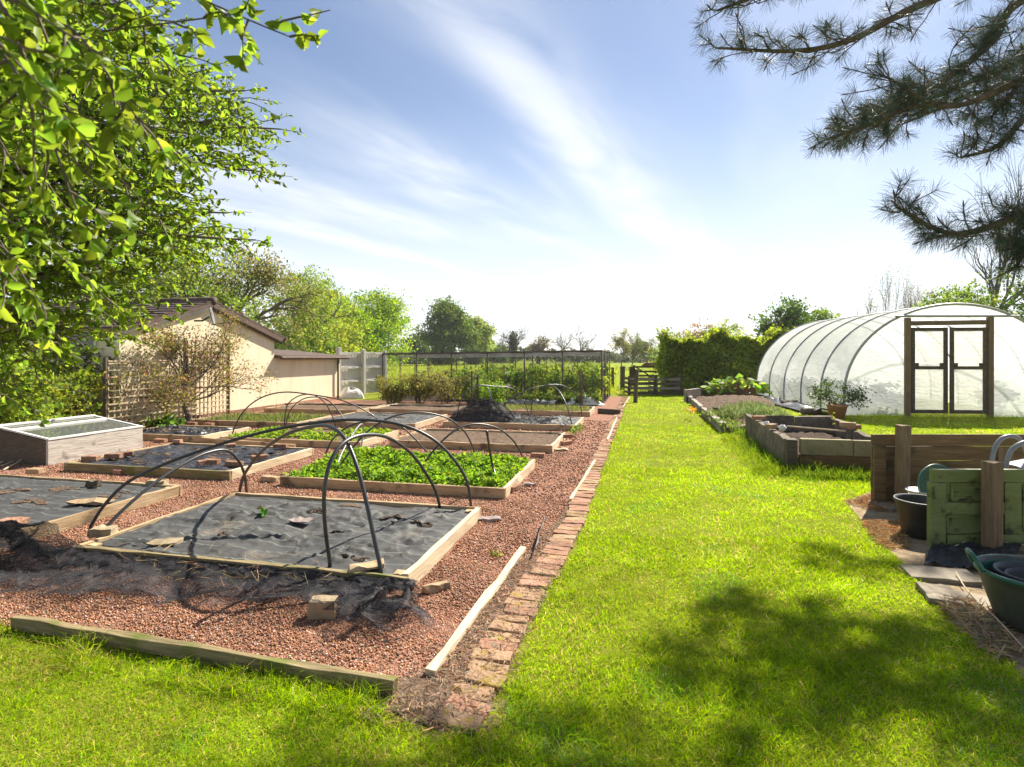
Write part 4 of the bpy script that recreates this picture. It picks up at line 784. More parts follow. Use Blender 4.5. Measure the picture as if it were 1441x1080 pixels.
dx0,dx1,dy=3.49,5.06,4.76; W=dx1-dx0; H=.645
def gp_(n,x0,x1,z0,z1,t=.045,yo=0.0,mat='green_paint'): return MB().box((0,0,0),(x1-x0,t,z1-z0),0,max(2,int((x1-x0)/.15)),.002).obj(n,M[mat],gd,((x0+x1)/2,dy+yo,(z0+z1)/2),bevel=.004)
gp_('stile',dx0+.02,dx1,H-.105,H); gp_('stile',dx0+.14,dx1,0.0,.10); 
gp_('rail',dx0,dx0+.125,.0,H-.108,.052); gp_('rail',dx0+.62,dx0+.76,.10,H-.108)
gp_('mullion',dx0+.127,dx0+.62,.27,.37,.042)
gp_('panel',dx0+.127,dx0+.62,.10,.27,.018,.012); gp_('panel',dx0+.127,dx0+.62,.37,H-.106,.018,.012)
gp_('panel',dx0+.76,dx1,.10,H-.106,.018,.012)
def mould(x0,x1,z0,z1):
    m=MB(); q=[(x0,z0),(x1,z0),(x1,z1),(x0,z1)]
    for i in range(4): m.tube([(q[i][0],dy-.002,q[i][1]),(q[(i+1)%4][0],dy-.002,q[(i+1)%4][1])],.012,6)
    wobj(m,'moulding',M['green_paint'],gd)
mould(dx0+.15,dx0+.60,.12,.25); mould(dx0+.19,dx0+.58,.39,H-.125); mould(dx0+.79,dx1-.1,.13,H-.14)
for k in range(5): gp_('plank_strip',dx0+.2,dx0+.56,.40+.022*k,.417+.022*k,.012,.002) if k<5 else None
o=MB().box((0,0,.37),(.115,.10,.74),0,4,.006).obj('timber_post',M['wood_post'],None,(3.93,4.655,-.01),(0,0,.28),bevel=.007); tag(o,'stout square timber post standing in front of the green door','post')
# tubs, buckets
def tub(name,label,cat,loc,prof,mat,n=48,group=None,rot=(0,0,0)):
    o=MB().lathe(prof,n).obj(name,M[mat],None,loc,rot,smooth=True); tag(o,label,cat,group); return o
bk=thing('bucket','black round bucket half hidden behind the green door','bucket',Vector((3.63,5.04,0)))
MB().lathe([(0,.0),(.135,.0),(.15,.02),(.195,.30),(.21,.305),(.21,.322),(.198,.324),(.188,.30),(.155,.06),(0,.05)],40).obj('body',M['black_plastic'],bk,bk.location,smooth=True)
MB().lathe([(0,.2),(.17,.21)],30).obj('soil',M['soil_dark'],bk,bk.location)
tr=thing('garden_trug','big flexible green tub trug with looped handles in the right foreground','tub',Vector((3.09,3.34,0)))
tr.scale=(.94,.94,.9)
MB().lathe([(0,.0),(.19,.0),(.205,.015),(.262,.2),(.298,.335),(.312,.35),(.312,.362),(.298,.365),(.285,.345),(.245,.2),(.19,.03),(0,.025)],64).obj('body',M['green_trug'],tr,tr.location,smooth=True)
MB().lathe([(.289,.348),(.300,.366),(.313,.366),(.318,.356),(.316,.340),(.302,.334)],64).obj('rim',M['green_plastic'],tr,tr.location,smooth=True)
MB().lathe([(.25,.215),(.283,.34)],64).obj('lining',M['green_plastic'],tr,tr.location,smooth=True)
for a0 in (2.72,2.72-math.pi):
    c=Vector((math.cos(a0),math.sin(a0),0)); s=Vector((-c.y,c.x,0))
    MB().tube(spline([c*.30-s*.10+Vector((0,0,.35)),c*.325-s*.09+Vector((0,0,.405)),c*.345-s*.04+Vector((0,0,.445)),c*.345+s*.04+Vector((0,0,.445)),c*.325+s*.09+Vector((0,0,.405)),c*.30+s*.10+Vector((0,0,.35))],6),.014,10).obj('handle',M['green_plastic'],tr,tr.location,smooth=True)
ip=tub('plant_pot','black plastic plant pots nested inside the green tub trug','plant pot',(3.12,3.38,.03),[(0,0),(.14,0),(.185,.25),(.2,.25),(.2,.275),(.19,.277),(.175,.25),(.13,.02),(0,.015)],'black_plastic')
ip=tub('plant_pot','smaller black pot inside the nested pots of the green tub','plant pot',(3.13,3.37,.07),[(0,0),(.11,0),(.15,.19),(.162,.19),(.162,.21),(.152,.212),(.14,.19),(.1,.02),(0,.015)],'black_plastic')
tb=tub('round_tray','dark green round plastic tray propped upright behind the green door','tray',(4.10,5.5,.30),[(0,0),(.2,0),(.228,.02),(.24,.055),(.236,.062),(.215,.058),(.2,.03),(.0,.026)],'green_plastic',rot=(R(74),0,R(12)))
pb=tub('plant_pot','dark pot standing under the white saucer behind the green door','plant pot',(3.93,5.45,0),[(0,0),(.09,0),(.12,.24),(.13,.245),(.12,.26),(.1,.24),(0,.22)],'black_plastic')
tub('saucer','white plastic saucer on a dark pot beside the round green tray','saucer',(3.93,5.45,.262),[(0,.012),(.09,.012),(.125,.045),(.135,.045),(.135,.038),(.1,.0),(0,0)],'white_plastic')
ch=thing('folding_chair','folding garden chair of grey tube with a striped seat behind the green door','chair',Vector((4.9,5.25,0)))
for pts,D,nm in ((((1392,700),(1394,662),(1399,634),(1408,619),(1421,614),(1434,618),(1444,636),(1452,668)),5.35,'frame'),(((1408,700),(1414,664),(1420,640),(1430,628),(1446,622),(1470,622),(1486,634),(1492,665)),5.1,'frame')):
    m=MB().tube(spline([Q(a,b,D) for a,b in pts],6),.02,10); wobj(m,nm,M['grey_metal'],ch,smooth=True)
def stripe():
    m,nt,N,L=newmat('striped_canvas'); o=N.new('ShaderNodeOutputMaterial'); b=N.new('ShaderNodeBsdfPrincipled'); L.new(b.outputs[0],o.inputs[0]); b.inputs['Roughness'].default_value=.8
    v=coords(N,L,(1,1,1),False); s=N.new('ShaderNodeSeparateXYZ'); L.new(v,s.inputs[0]); mu=N.new('ShaderNodeMath'); mu.operation='MULTIPLY'; mu.inputs[1].default_value=22; L.new(s.outputs[0],mu.inputs[0]); fr=N.new('ShaderNodeMath'); fr.operation='FRACT'; L.new(mu.outputs[0],fr.inputs[0])
    r=ramp(N,[(0,(.6,.6,.62)),(.34,(.08,.1,.25)),(.55,(.6,.6,.62)),(.8,(.4,.06,.08))]); r.color_ramp.interpolation='CONSTANT'; L.new(fr.outputs[0],r.inputs[0]); L.new(r.outputs[0],b.inputs['Base Color']); return m
M['stripe']=stripe()
MB().grid(lambda s,t:(.02+.5*s,.0+.3*t,.56+.1*s+.02*math.sin(3*t)),8,6).obj('seat',M['stripe'],ch,(4.62,5.12,0),smooth=True)
o=MB().grid(lambda s,t:(lambda p:Vector((p.x,p.y,max(.008,.02+.05*abs(fbm(p.x*4,p.y*4,1.3))+.05*max(0,s-.5)))))(P(1300,800)*(1-s)*(1-t)+P(1420,810)*s*(1-t)+P(1312,772)*(1-s)*t+P(1441,772)*s*t),40,20).obj('plastic_sheet',M['membrane_dark'],smooth=True); tag(o,'rumpled black plastic sheet lying at the foot of the green door','plastic sheet')
for (px,py,l,w,rz,lab) in ((1268,713,.55,.3,.2,'grey paving slab beside the board screen'),(1315,716,.6,.3,.05,'paving slab between the board screen and black bucket'),(1322,812,.42,.26,-.3,'grey paving slab in front of the black plastic sheet'),(1348,846,.36,.24,-.45,'pale paving slab left of the green tub trug'),(1320,836,.2,.2,-.3,'small pale slab beside the pale paving slab')):
    p=P(px,py); o=MB().box((0,0,.012),(l,w,.035),0,4,.008).obj('paving_slab',M['paving'],None,p,(random.uniform(-.02,.02),0,rz),bevel=.006); tag(o,lab,'paving slab')
for pts,lab in (([(1441,920),(1400,880),(1362,838),(1345,815)],'long pale stalk lying from the green tub toward the slabs'),([(1340,775),(1375,768),(1441,772)],'pale stalk lying on the black plastic sheet')):
    o=MB().tube(spline([P(a,b)+Vector((0,0,.03+.02*(i%2))) for i,(a,b) in enumerate(pts)],5),.004,5).obj('dry_stalk',M['wood_pale_sunlit']); tag(o,lab,'stalk')
# ------------------------------------------------------------------ foliage tools
def rnd_unit(n): return unit(rng.normal(size=(n,3)))
def cloud(n, lobes, shell=0.5):
    """n points spread through a list of ellipsoid lobes (cx,cy,cz,rx,ry,rz), more of them near the surface"""
    L=np.array(lobes,float); w=(L[:,3]*L[:,4]*L[:,5])**0.66; k=rng.choice(len(L),n,p=w/w.sum())
    d=rnd_unit(n); r=(shell+(1-shell)*rng.random(n)**0.6)[:,None]
    return L[k,:3]+d*r*L[k,3:], d, k
def crown(name, base, lobes, n, size, tint, mat, parent, dv=0.2, shape='quad', shell=0.35, clump=0.35, nclump=None, wid=0.7, dh=0.12):
    """leaf clumps: clump centres through the lobes, leaves scattered round each centre"""
    nc=nclump or max(20,n//22); c,d,k=cloud(nc,lobes,shell)
    ct=tints(nc,tint,dv,dh); i=rng.integers(0,nc,n); cs=clump*rng.uniform(.6,1.4,nc)
    p=c[i]+rng.normal(size=(n,3))*cs[i][:,None]*np.array([.6,.6,.42]); p[:,2]=np.maximum(p[:,2],0.03)
    ax=unit(d[i]*.5+rng.normal(size=(n,3))*.8+np.array([0,0,-.15]))
    t=ct[i]*(1+rng.normal(0,.14,(n,1))).clip(.5,1.6)
    me=leaf_mesh(name,p,ax,size*rng.uniform(.6,1.4,n),t,M[mat],shape,wid)
    return link(name,me,None,parent,base)
def branches(m, p, d, L, r, lev, spread=0.6, kids=(3,4), up=0.15, n=5, tips=None, wob=0.12, shrink=0.68, rs=0.6):
    steps=4; pts=[p.copy()]; q=p.copy(); dd=d.normalized()
    for s in range(steps):
        dd=(dd+Vector((random.gauss(0,wob),random.gauss(0,wob),random.gauss(0,wob)+up*.25))).normalized(); q=q+dd*(L/steps); pts.append(q.copy())
    m.tube(pts,[r*(1-(1-rs)*i/steps) for i in range(steps+1)],n if lev>2 else 3,False)
    if lev<=1:
        if tips is not None: tips.append((q,dd)); 
        return
    for k in range(random.randint(*kids)):
        t=random.uniform(.35,1.0) if k else 1.0; i=min(steps-1,int(t*steps)); b=pts[i].lerp(pts[i+1],t*steps-i)
        ax=dd.orthogonal().normalized(); ax.rotate(Matrix.Rotation(random.uniform(0,6.283),3,dd)); nd=(dd+ax*random.uniform(.6,1.3)*spread+Vector((0,0,up))).normalized()
        branches(m,b,nd,L*shrink*random.uniform(.75,1.2),r*rs*random.uniform(.75,1),lev-1,spread,kids,up,n,tips,wob,shrink,rs)
def green_tree(name,label,base,h,w,tint,n,leaf,trunk=0.16,kind='round',group=None,seed=None,dv=.2,clump=None,cat='tree',bark='bark',mat='leaf',low=0.12):
    random.seed(seed if seed is not None else int(h*100+w*10)); tint=tuple(c*q for c,q in zip(tint,(1.6,1.7,1.1))); h*=1.08; w*=1.15; n=int(n*1.25); root=thing(name,label,cat,base,group)
    m=MB(); tips=[]; branches(m,Vector((0,0,-.1)),Vector((0,0,1)),h*.45,h*trunk*.14,4,.75,(3,4),.12,6,tips)
    m.obj('trunk',M[bark],root,base,smooth=True)
    lobes=[]; low*=.5; w*=1.12
    for k in range(20):
        a=random.uniform(0,6.28); t=random.random()**1.15; z=h*(low+.04+(.9-low)*t); prof=math.sin(math.pi*min(.97,t*.72+.25))**.6
        if kind=='cone': prof=1.05-t*.9
        rr=w*prof*random.uniform(.35,.72); s=w*random.uniform(.34,.55)*(.75+.4*prof); lobes.append((rr*math.cos(a),rr*math.sin(a),z,s,s,s*.8))
    lobes.append((0,0,h*.55,w*.6,w*.6,h*.33))
    crown('crown',base,lobes,n,leaf,tint,mat,root,dv,clump=clump or w*.14,shell=.3)
    return root
def bare_tree(name,label,base,h,r,lev=5,spread=.55,kids=(3,4),up=.12,bark='bark',leaves=0,tint=(.16,.2,.04),leaf=.2,group=None,seed=1,ivy=False,first=.34,cat='tree'):
    random.seed(seed); h*=1.4; root=thing(name,label,cat,base,group); m=MB(); tips=[]
    branches(m,Vector((0,0,-.1)),Vector((0,0,1)),h*first,r,lev,spread,kids,up,6,tips,.1,.76,.64)
    m.obj('trunk',M[bark],root,base)
    if leaves:
        tp=np.array([t[0] for t in tips]); i=rng.integers(0,len(tp),leaves); p=tp[i]+rng.normal(size=(leaves,3))*h*.035
        me=leaf_mesh('crown',p,rng.normal(size=(leaves,3)),leaf*rng.uniform(.6,1.4,leaves),tints(leaves,tint,.25),M['leaf'],'quad',.7); link('crown',me,None,root,base)
    if ivy: crown('ivy',base,[(0,0,h*.25,r*2.2,r*2.2,h*.25),(.2,0,h*.45,r*2,r*2,h*.14)],1500,.35,(.035,.06,.02),'leaf',root,clump=.5)
    return root
def at(px,D): b=Q(px,500,D); b.z=0; return b
GT='trees beyond the garden'
# left, behind the outbuildings
bare_tree('oak_tree','spreading oak with bare brown twigs just coming into leaf behind the gable',at(352,35),8.6,.34,6,.8,(3,4),.06,leaves=9500,tint=(.19,.19,.05),leaf=.16,group=GT,seed=5,first=.27)
green_tree('willow_tree','tall light green airy tree behind the tiled roof of the outbuilding',at(225,30),8.0,4.2,(.11,.15,.03),15000,.16,group=GT,seed=3,dv=.2,clump=.4)
green_tree('ash_tree','hazy brownish green tree right of the bare oak behind the garage roof',at(416,44),7.4,3.5,(.13,.17,.035),14000,.17,group=GT,seed=8,clump=.34)
green_tree('ash_tree','tall mid green tree between the bare oak and the round lime green tree',at(450,58),8.2,3.8,(.075,.13,.022),11000,.22,group=GT,seed=9)
green_tree('maple_tree','small yellowish green tree low behind the garage roof end',at(464,50),5.5,2.6,(.15,.17,.03),9000,.18,group=GT,seed=12,low=.04)
green_tree('maple_tree','bright lime green tree behind the boarded fence',at(490,56),6.6,2.9,(.15,.21,.025),10000,.2,group=GT,seed=13,low=.04)
green_tree('maple_tree','large rounded lime green tree right above the boarded fence',at(528,62),7.7,3.5,(.13,.19,.025),16000,.23,group=GT,seed=14,low=.03)
green_tree('holly_bush','dark green low tree in the gap left of the big meadow tree',at(584,105),4.6,3.0,(.03,.055,.022),5000,.3,group=GT,seed=15,low=.02)
green_tree('sycamore_tree','big dark green round tree standing in the meadow left of centre',at(631,92),9.4,3.5,(.065,.095,.02),16000,.34,group=GT,seed=16,low=.04,clump=.75)
green_tree('birch_tree','lighter drooping green tree touching the right side of the big meadow tree',at(675,100),7.8,2.6,(.12,.155,.04),11000,.32,group=GT,seed=17,low=.05)
green_tree('bush','round green bush in the meadow hedge right of the drooping tree',at(703,120),3.4,3.0,(.07,.11,.03),3500,.34,group=GT,seed=18,low=.02)
bare_tree('ash_tree','bare winter tree with ivy clad trunk right of the drooping green tree',at(721,110),7.4,.3,6,.85,(3,4),.10,leaves=0,group=GT,seed=21,first=.24,ivy=True)
bare_tree('oak_tree','broad bare oak with budding brown crown in the middle distance',at(757,105),6.4,.4,6,.95,(3,4),.02,leaves=900,tint=(.16,.14,.05),leaf=.26,group=GT,seed=22,first=.2)
bare_tree('ash_tree','pale grey bare tree right of the budding oak',at(790,130),7.4,.3,6,.85,(3,4),.06,bark='bark_pale',group=GT,seed=23,first=.25)
bare_tree('ash_tree','fainter grey bare tree at the right end of the bare row',at(812,140),6.8,.26,6,.7,(3,4),.1,bark='bark_pale',group=GT,seed=24)
bare_tree('birch_tree','slim pale budding birch right of the fruit cage corner',at(874,70),2.9,.08,6,.5,(3,4),.14,bark='bark_pale',leaves=3000,tint=(.22,.22,.08),leaf=.14,group=GT,seed=31)
bare_tree('birch_tree','second budding birch above the field gate',at(889,75),2.7,.08,6,.5,(3,4),.14,leaves=1500,tint=(.15,.14,.06),leaf=.14,group=GT,seed=32)
bare_tree('birch_tree','grey green budding tree between the field gate and the hedge',at(912,66),3.0,.08,6,.5,(3,4),.12,bark='bark_pale',leaves=3200,tint=(.14,.17,.06),leaf=.14,group=GT,seed=33)
green_tree('hawthorn','airy pale green tree behind the left end of the hedge',at(948,45),3.9,1.5,(.13,.16,.05),2600,.15,group=GT,seed=34)
green_tree('cherry_plum','purplish brown leaved small tree behind the hedge',at(982,42),3.6,1.5,(.13,.085,.055),2600,.15,group=GT,seed=35)
green_tree('hawthorn','pale green tree top behind the middle of the hedge',at(1018,45),3.8,2.0,(.14,.17,.05),3000,.15,group=GT,seed=36)
green_tree('sycamore_tree','dark green tree left of the polytunnel roof',at(1104,40),5.2,1.7,(.045,.08,.02),7000,.2,group=GT,seed=37)
green_tree('sycamore_tree','rounded green tree right behind the polytunnel ridge',at(1160,44),4.6,2.0,(.08,.12,.025),7000,.2,group=GT,seed=38)
for k,(px,D,h,s) in enumerate(((1222,60,4.9,41),(1246,62,5.6,42),(1270,60,5.2,43),(1292,61,5.7,44),(1312,60,5.3,45))):
    bare_tree('poplar_tree','thin leafless poplar in the row behind the polytunnel',at(px,D),h,.06,4,.28,(4,5),.5,bark='bark_pale',leaves=500,tint=(.2,.19,.1),leaf=.12,group='row of thin leafless poplars',seed=s,first=.5)
green_tree('bush','scrubby grey green bushes massed at the foot of the poplar row',at(1262,52),4.4,3.4,(.15,.17,.07),7000,.15,group=GT,seed=46,low=.02)
bare_tree('ash_tree','tall bare branching tree behind the right half of the polytunnel',at(1392,34),8.6,.2,6,.42,(3,4),.22,group=GT,seed=47,first=.3)
green_tree('apple_tree','flat topped pale green tree behind the polytunnel crown',at(1355,32),5.2,2.2,(.1,.14,.03),9000,.14,group=GT,seed=48,clump=.25)
green_tree('ash_tree','leafy green tree at the right edge behind the polytunnel',at(1448,30),5.4,2.6,(.09,.13,.03),9000,.14,group=GT,seed=49,clump=.25)
def longhedge(name,label,x0,x1,y,h,n,tint,leaf,depth=2.0):
    t=rng.random(n); x=x0+(x1-x0)*t; hh=h*(.75+.35*np.sin(x*.31)*np.sin(x*.13+1)+.12*np.sin(x*1.3)); z=hh*rng.random(n)**.7; yy=y+rng.normal(0,depth*.4,n)
    me=leaf_mesh(name,np.stack([x,yy,z],1),rng.normal(size=(n,3)),leaf*rng.uniform(.6,1.4,n),tints(n,tint,.25),M['leaf'],'quad',.8); o=link(name,me,None); tag(o,label,'hedge'); return o
longhedge('field_hedge','long far field hedge across the back of the meadow',-130,40,150,3.6,20000,(.06,.085,.03),.6,3)
longhedge('field_hedge','distant hedge line behind the field gate and birches',8,110,120,3.0,10000,(.08,.1,.04),.5,3)
longhedge('wood_edge','far band of trees closing the meadow on the left',-150,-40,170,6.5,9000,(.05,.075,.03),.9,6)
# beech hedge on the right
hd=thing('beech_hedge','dense tall clipped hedge between the compost bins and the polytunnel','hedge',Vector((9.2,24.4,0)))
n=42000; hx0,hx1=6.45,13.5
x=rng.uniform(hx0,hx1,n); top=2.3+.2*np.sin(x*2.3)+.14*np.sin(x*5.1+1)+.06*np.sin(x*13)+.012*(x-hx0); u_=rng.random(n); face=rng.random(n)
z=np.where(face<.62,top*rng.random(n),np.where(face<.86,top-rng.exponential(.12,n),top*rng.random(n)))
yb=23.75+.16*np.sin(x*1.7+z*2)+.1*np.sin(x*4.3-z*3); y=np.where(face<.62,yb+rng.exponential(.11,n),yb+rng.random(n)*1.3)
x=np.where((face>.86),hx0+rng.exponential(.1,n)+.12*np.sin(z*4),x); lift=rng.random(n)<.08; z=np.where(lift,z+rng.random(n)*.28,z); z=np.maximum(z,.03)
cl=np.sin(x*3.1+z*2.7)*np.sin(y*2.9-z*3.7); tt=tints(n,(.22,.29,.035),.36,.15); yel=(z>top-.35)[:,None]*np.array([[.03,.035,.0]])*rng.random((n,1)); tt=(tt+yel)*(1+.18*cl[:,None])
me=leaf_mesh('foliage',np.stack([x,y,z],1)-np.array(hd.location),np.stack([rng.normal(size=n),-1+rng.normal(size=n)*.8,.2+rng.normal(size=n)*.8],1),.12*rng.uniform(.6,1.35,n),tt,M['leaf'],'quad',.75); link('foliage',me,None,hd,hd.location)
m=MB(); 
for k in range(40):
    xx=hx0+.2+(hx1-hx0-.3)*k/39; branches(m,Vector((xx-9.2,0,-.05)),Vector((random.gauss(0,.15),random.gauss(0,.1),1)),1.0,.035,3,.4,(3,4),.3,4)
m.obj('stem',M['bark'],hd,hd.location)
# bushes at the left
def bush(name,label,base,w,h,n,leaf,tint,group=None,cat='bush',shape='quad',mat='leaf',dv=.2,stems=7,clump=.13,lean=0):
    root=thing(name,label,cat,base,group); m=MB()
    for k in range(stems):
        a=random.uniform(0,6.28); branches(m,Vector((.1*math.cos(a)*w,.1*math.sin(a)*w,-.03)),Vector((math.cos(a)*.5,math.sin(a)*.5,1)),h*.45,.012+.006*h,3,.5,(2,3),.2,4)
    m.obj('stem',M['bark'],root,base); lobes=[(0,0,h*.5,w*.5,w*.5,h*.45)]
    for k in range(9):
        a=random.uniform(0,6.28); r=w*random.uniform(.2,.42); s=w*random.uniform(.16,.3); lobes.append((r*math.cos(a),r*math.sin(a),h*random.uniform(.25,.82),s,s,s*.9))
    crown('foliage',base,lobes,n,leaf,tint,mat,root,dv,shape,.3,clump); return root
random.seed(11)
bush('shrub','large yellow green shrub at the far left behind the cold frame',G(-10.7,7.0),2.4,1.95,9000,.075,(.22,.3,.035))
bush('shrub','bright green shrub between the cold frame and the trellis end',G(-10.8,8.6),1.6,1.35,6000,.065,(.24,.3,.035))
bush('shrub','dull green shrub behind the left end of the trellis',G(-11.7,9.6),1.8,1.8,5000,.07,(.14,.16,.035))
bush('clump_of_iris','tuft of fresh green blades in front of the trellis',G(-9.9,10.1),.35,.3,160,.2,(.13,.22,.03),cat='plant',shape='blade',stems=2)
# wall shrub
ws=thing('wall_shrub','large trained wall shrub with olive and pinkish new leaves on the cream gable','shrub',G(-10.05,11.0)); m=MB(); tips=[]
random.seed(3)
st=spline([(0,0,-.05),(-.1,.05,.2),(-.22,.1,.45),(-.25,.12,.9)],5); m.tube(st,[.05]*len(st),8)
for k in range(15):
    v=-1.75+3.9*k/14; z=random.uniform(.4,1.15); e=G(random.uniform(-.15,.22),v,0); p0=Vector((-.24,.1,z)); d=Vector((e.x,e.y,random.uniform(.25,1.45)))-Vector((0,0,.3))
    branches(m,p0,d,max(.7,d.length*.62),.022,4,.42,(3,4),.12,5,tips,.13,.62)
m.obj('branch',M['bark'],ws,ws.location); tp=np.array([t[0] for t in tips]); n=6200; i=rng.integers(0,len(tp),n); p=tp[i]+rng.normal(size=(n,3))*.1; 
wx=np.array(ws.location); q=p+wx; uu=q[:,0]*UX+q[:,1]*UY; over=np.maximum(0,-10.5-uu)+0; p[:,0]+=over*UX; p[:,1]+=over*UY; p[:,2]=np.maximum(.05,p[:,2])
t=np.where((rng.random(n)<.16)[:,None],tints(n,(.34,.17,.12),.2),tints(n,(.19,.18,.04),.28))
link('foliage',leaf_mesh('foliage',p,rng.normal(size=(n,3)),.062*rng.uniform(.6,1.4,n),t,M['leaf'],'quad',.5),None,ws,ws.location)
# berry bushes and canes at the cage
random.seed(12)
for (u,v,w,h,tint,lab) in ((-8.0,17.2,1.0,1.0,(.21,.22,.05),'dry olive berry bush at the left in front of the boarded fence'),(-7.3,17.9,1.1,1.05,(.2,.2,.05),'brownish berry bush second from the left by the cage'),(-6.3,17.5,1.5,1.2,(.19,.18,.05),'broad reddish brown berry bush in front of the cage'),(-5.3,18.1,1.3,1.15,(.16,.22,.04),'olive green berry bush right of the reddish brown one'),(-4.7,17.2,1.1,.95,(.16,.27,.035),'fresh green rounded currant bush in front of the cage')):
    bush('berry_bush',lab,G(u,v),w,h,4200,.055,tint,cat='bush',clump=.1,group='berry bushes along the cage front')
for k in range(12):
    u=-6.6+5.1*k/11; h=random.uniform(1.15,1.5)
    bush('raspberry_cane','leafy upright raspberry cane in the row inside the fruit cage',G(u,19.6+random.uniform(-.25,.25)),.42,h,850,.08,(.22,.33,.04),group='raspberry row in the fruit cage',cat='plant',stems=4,clump=.12)
for k in range(9):
    u=-5.9+4.5*k/8
    bush('raspberry_cane','leafy raspberry cane in the rear row inside the fruit cage',G(u,21.3+random.uniform(-.2,.2)),.5,random.uniform(1.25,1.55),600,.095,(.15,.22,.03),group='rear raspberry row in the fruit cage',cat='plant',stems=3,clump=.13)
for k in range(7):
    u=-4.4+2.9*k/6
    bush('strawberry_plant','low bright green plant along the front of the raspberry row',G(u,18.35),.5,.35,700,.06,(.13,.2,.03),group='low plants in front of the raspberry row',cat='plant',stems=2,clump=.08)
on_late=[]
# rhubarb, potted shrub
rb=thing('rhubarb','spreading rhubarb plant with big crinkled leaves by the hedge foot','plant',P(1037,561.5)); n=120; a=rng.random(n)*6.283; r=rng.random(n)**.6*.95; p=np.stack([1.15*r*np.cos(a),.7*r*np.sin(a),.74-.45*r**2+rng.normal(0,.06,n)],1)
link('leaf',leaf_mesh('leaf',p,np.stack([np.cos(a)+rng.normal(0,.4,n),np.sin(a)+rng.normal(0,.4,n),-.2+rng.normal(0,.4,n)],1),.3*rng.uniform(.6,1.2,n),tints(n,(.2,.33,.04),.25),M['leaf'],'oval',.85,.1,up=np.tile([0,0,-.9],(n,1))),None,rb,rb.location)
m=MB()
for k in range(n): m.tube([(p[k][0]*.15,p[k][1]*.15,0),(p[k][0]*.7,p[k][1]*.7,p[k][2]*.8),tuple(p[k])],.016,5)
m.obj('stalk',M['leaf'] if 0 else M['brick'],rb,rb.location)
pp=thing('potted_shrub','small spreading shrub in a terracotta pot beside the polytunnel front','potted plant',P(1178,588))
MB().lathe([(0,0),(.17,0),(.23,.28),(.25,.285),(.25,.335),(.232,.337),(.22,.3),(.0,.29)],32).obj('pot',M['terracotta'],pp,pp.location,smooth=True)
m=MB(); tips=[]; random.seed(4)
for k in range(9):
    a=k*.7; branches(m,Vector((0,0,.28)),Vector((math.cos(a)*1.3,math.sin(a)*1.3,1)),.36,.014,3,.5,(2,3),.05,5,tips)
m.obj('stem',M['bark'],pp,pp.location); tp=np.array([t[0] for t in tips]); n=1500; i=rng.integers(0,len(tp),n)
link('foliage',leaf_mesh('foliage',tp[i]+rng.normal(size=(n,3))*np.array([.08,.08,.05]),rng.normal(size=(n,3)),.07*rng.uniform(.6,1.3,n),tints(n,(.06,.1,.03),.25),M['leaf'],'quad',.5),None,pp,pp.location)
m=MB(); m.tube(spline([(0,0,0),(.02,0,.12),(-.01,.02,.28)],4),.004,5); wp=thing('weed','spindly yellow green weed growing in the concrete planter','plant',P(1172,607,.25)); m.obj('stem',M['bark'],wp,wp.location)
link('foliage',leaf_mesh('foliage',np.array([[0,0,.1+.02*k] for k in range(12)])+rng.normal(size=(12,3))*.02,rng.normal(size=(12,3)),np.full(12,.05),tints(12,(.22,.24,.03),.1),M['leaf'],'oval'),None,wp,wp.location)
for k,(x,s,D) in enumerate(((-1.9,1.2,.5),(-1.7,3.0,.4),(-2.0,4.6,.5),(-1.2,.9,.4),(1.9,1.4,.4))):
    b=TP(x,s,0); bush('tomato_plant','leafy green plant growing inside the polytunnel',b,.8,.9,700,.1,(.06,.1,.03),group='plants growing inside the polytunnel',cat='plant',stems=3)

# ------------------------------------------------------------------ crops in the beds (nobody could count these leaves)
def crop(name,label,u0,u1,v0,v1,z0,n,leaf,tint,hgt,gap=0.0,shape='oval',mat='leaf',key=None,seed=0.0,dv=.2,cat='crop'):
    u0,u1,v0,v1=u0*KB,u1*KB,v0*KB,v1*KB; z0-=.035; u=rng.uniform(u0,u1,n); v=rng.uniform(v0,v1,n)
    k=np.array([fbm(a,b,1.3,seed+2) for a,b in zip(u,v)]); keep=k>gap; u,v,k=u[keep],v[keep],k[keep]; n=len(u)
    e=np.minimum(np.minimum(u-u0,u1-u),np.minimum(v-v0,v1-v)); z=z0+hgt*(.55+.5*np.clip(k+.3,0,1)+.3*np.sin(u*9+1.3*np.sin(v*7))*np.sin(v*8+1.7*np.sin(u*5)))*np.clip(.45+e*5,0,1)*rng.random(n)**.45
    x=UX*u-UY*v; y=UY*u+UX*v
    ax=np.stack([rng.normal(size=n),rng.normal(size=n),(.25 if shape=='oval' else 1.6)+rng.normal(size=n)*.35],1)
    me=leaf_mesh(name,np.stack([x,y,z],1),ax,leaf*rng.uniform(.6,1.4,n),tints(n,tint,dv),M[mat],shape,.6 if shape=='oval' else .09,up=None)
    o=link(name,me,None); tag(o,label,cat,None,'stuff'); return o
crop('leafy_crop','dense bright green leafy crop filling the bed behind the nearest one',-4.16,-1.5,6.0,7.69,.09,16000,.054,(.18,.31,.03),.17,-1,seed=1)
crop('leafy_crop','patches of low bright green leaves in the bed under three hoops',-7.2,-4.62,8.66,10.05,.10,6000,.06,(.21,.32,.035),.09,-.02,seed=2)
crop('seedlings','thin rows of grassy seedlings in the bed along the cream wall',-9.55,-7.22,10.78,12.1,.12,2600,.12,(.13,.17,.04),.03,-.4,'blade',seed=3)
crop('seedlings','fine yellow green seedlings in the bed before the fruit cage',-4.2,-1.4,14.5,15.8,.12,3200,.10,(.15,.18,.04),.03,-.4,'blade',seed=4)
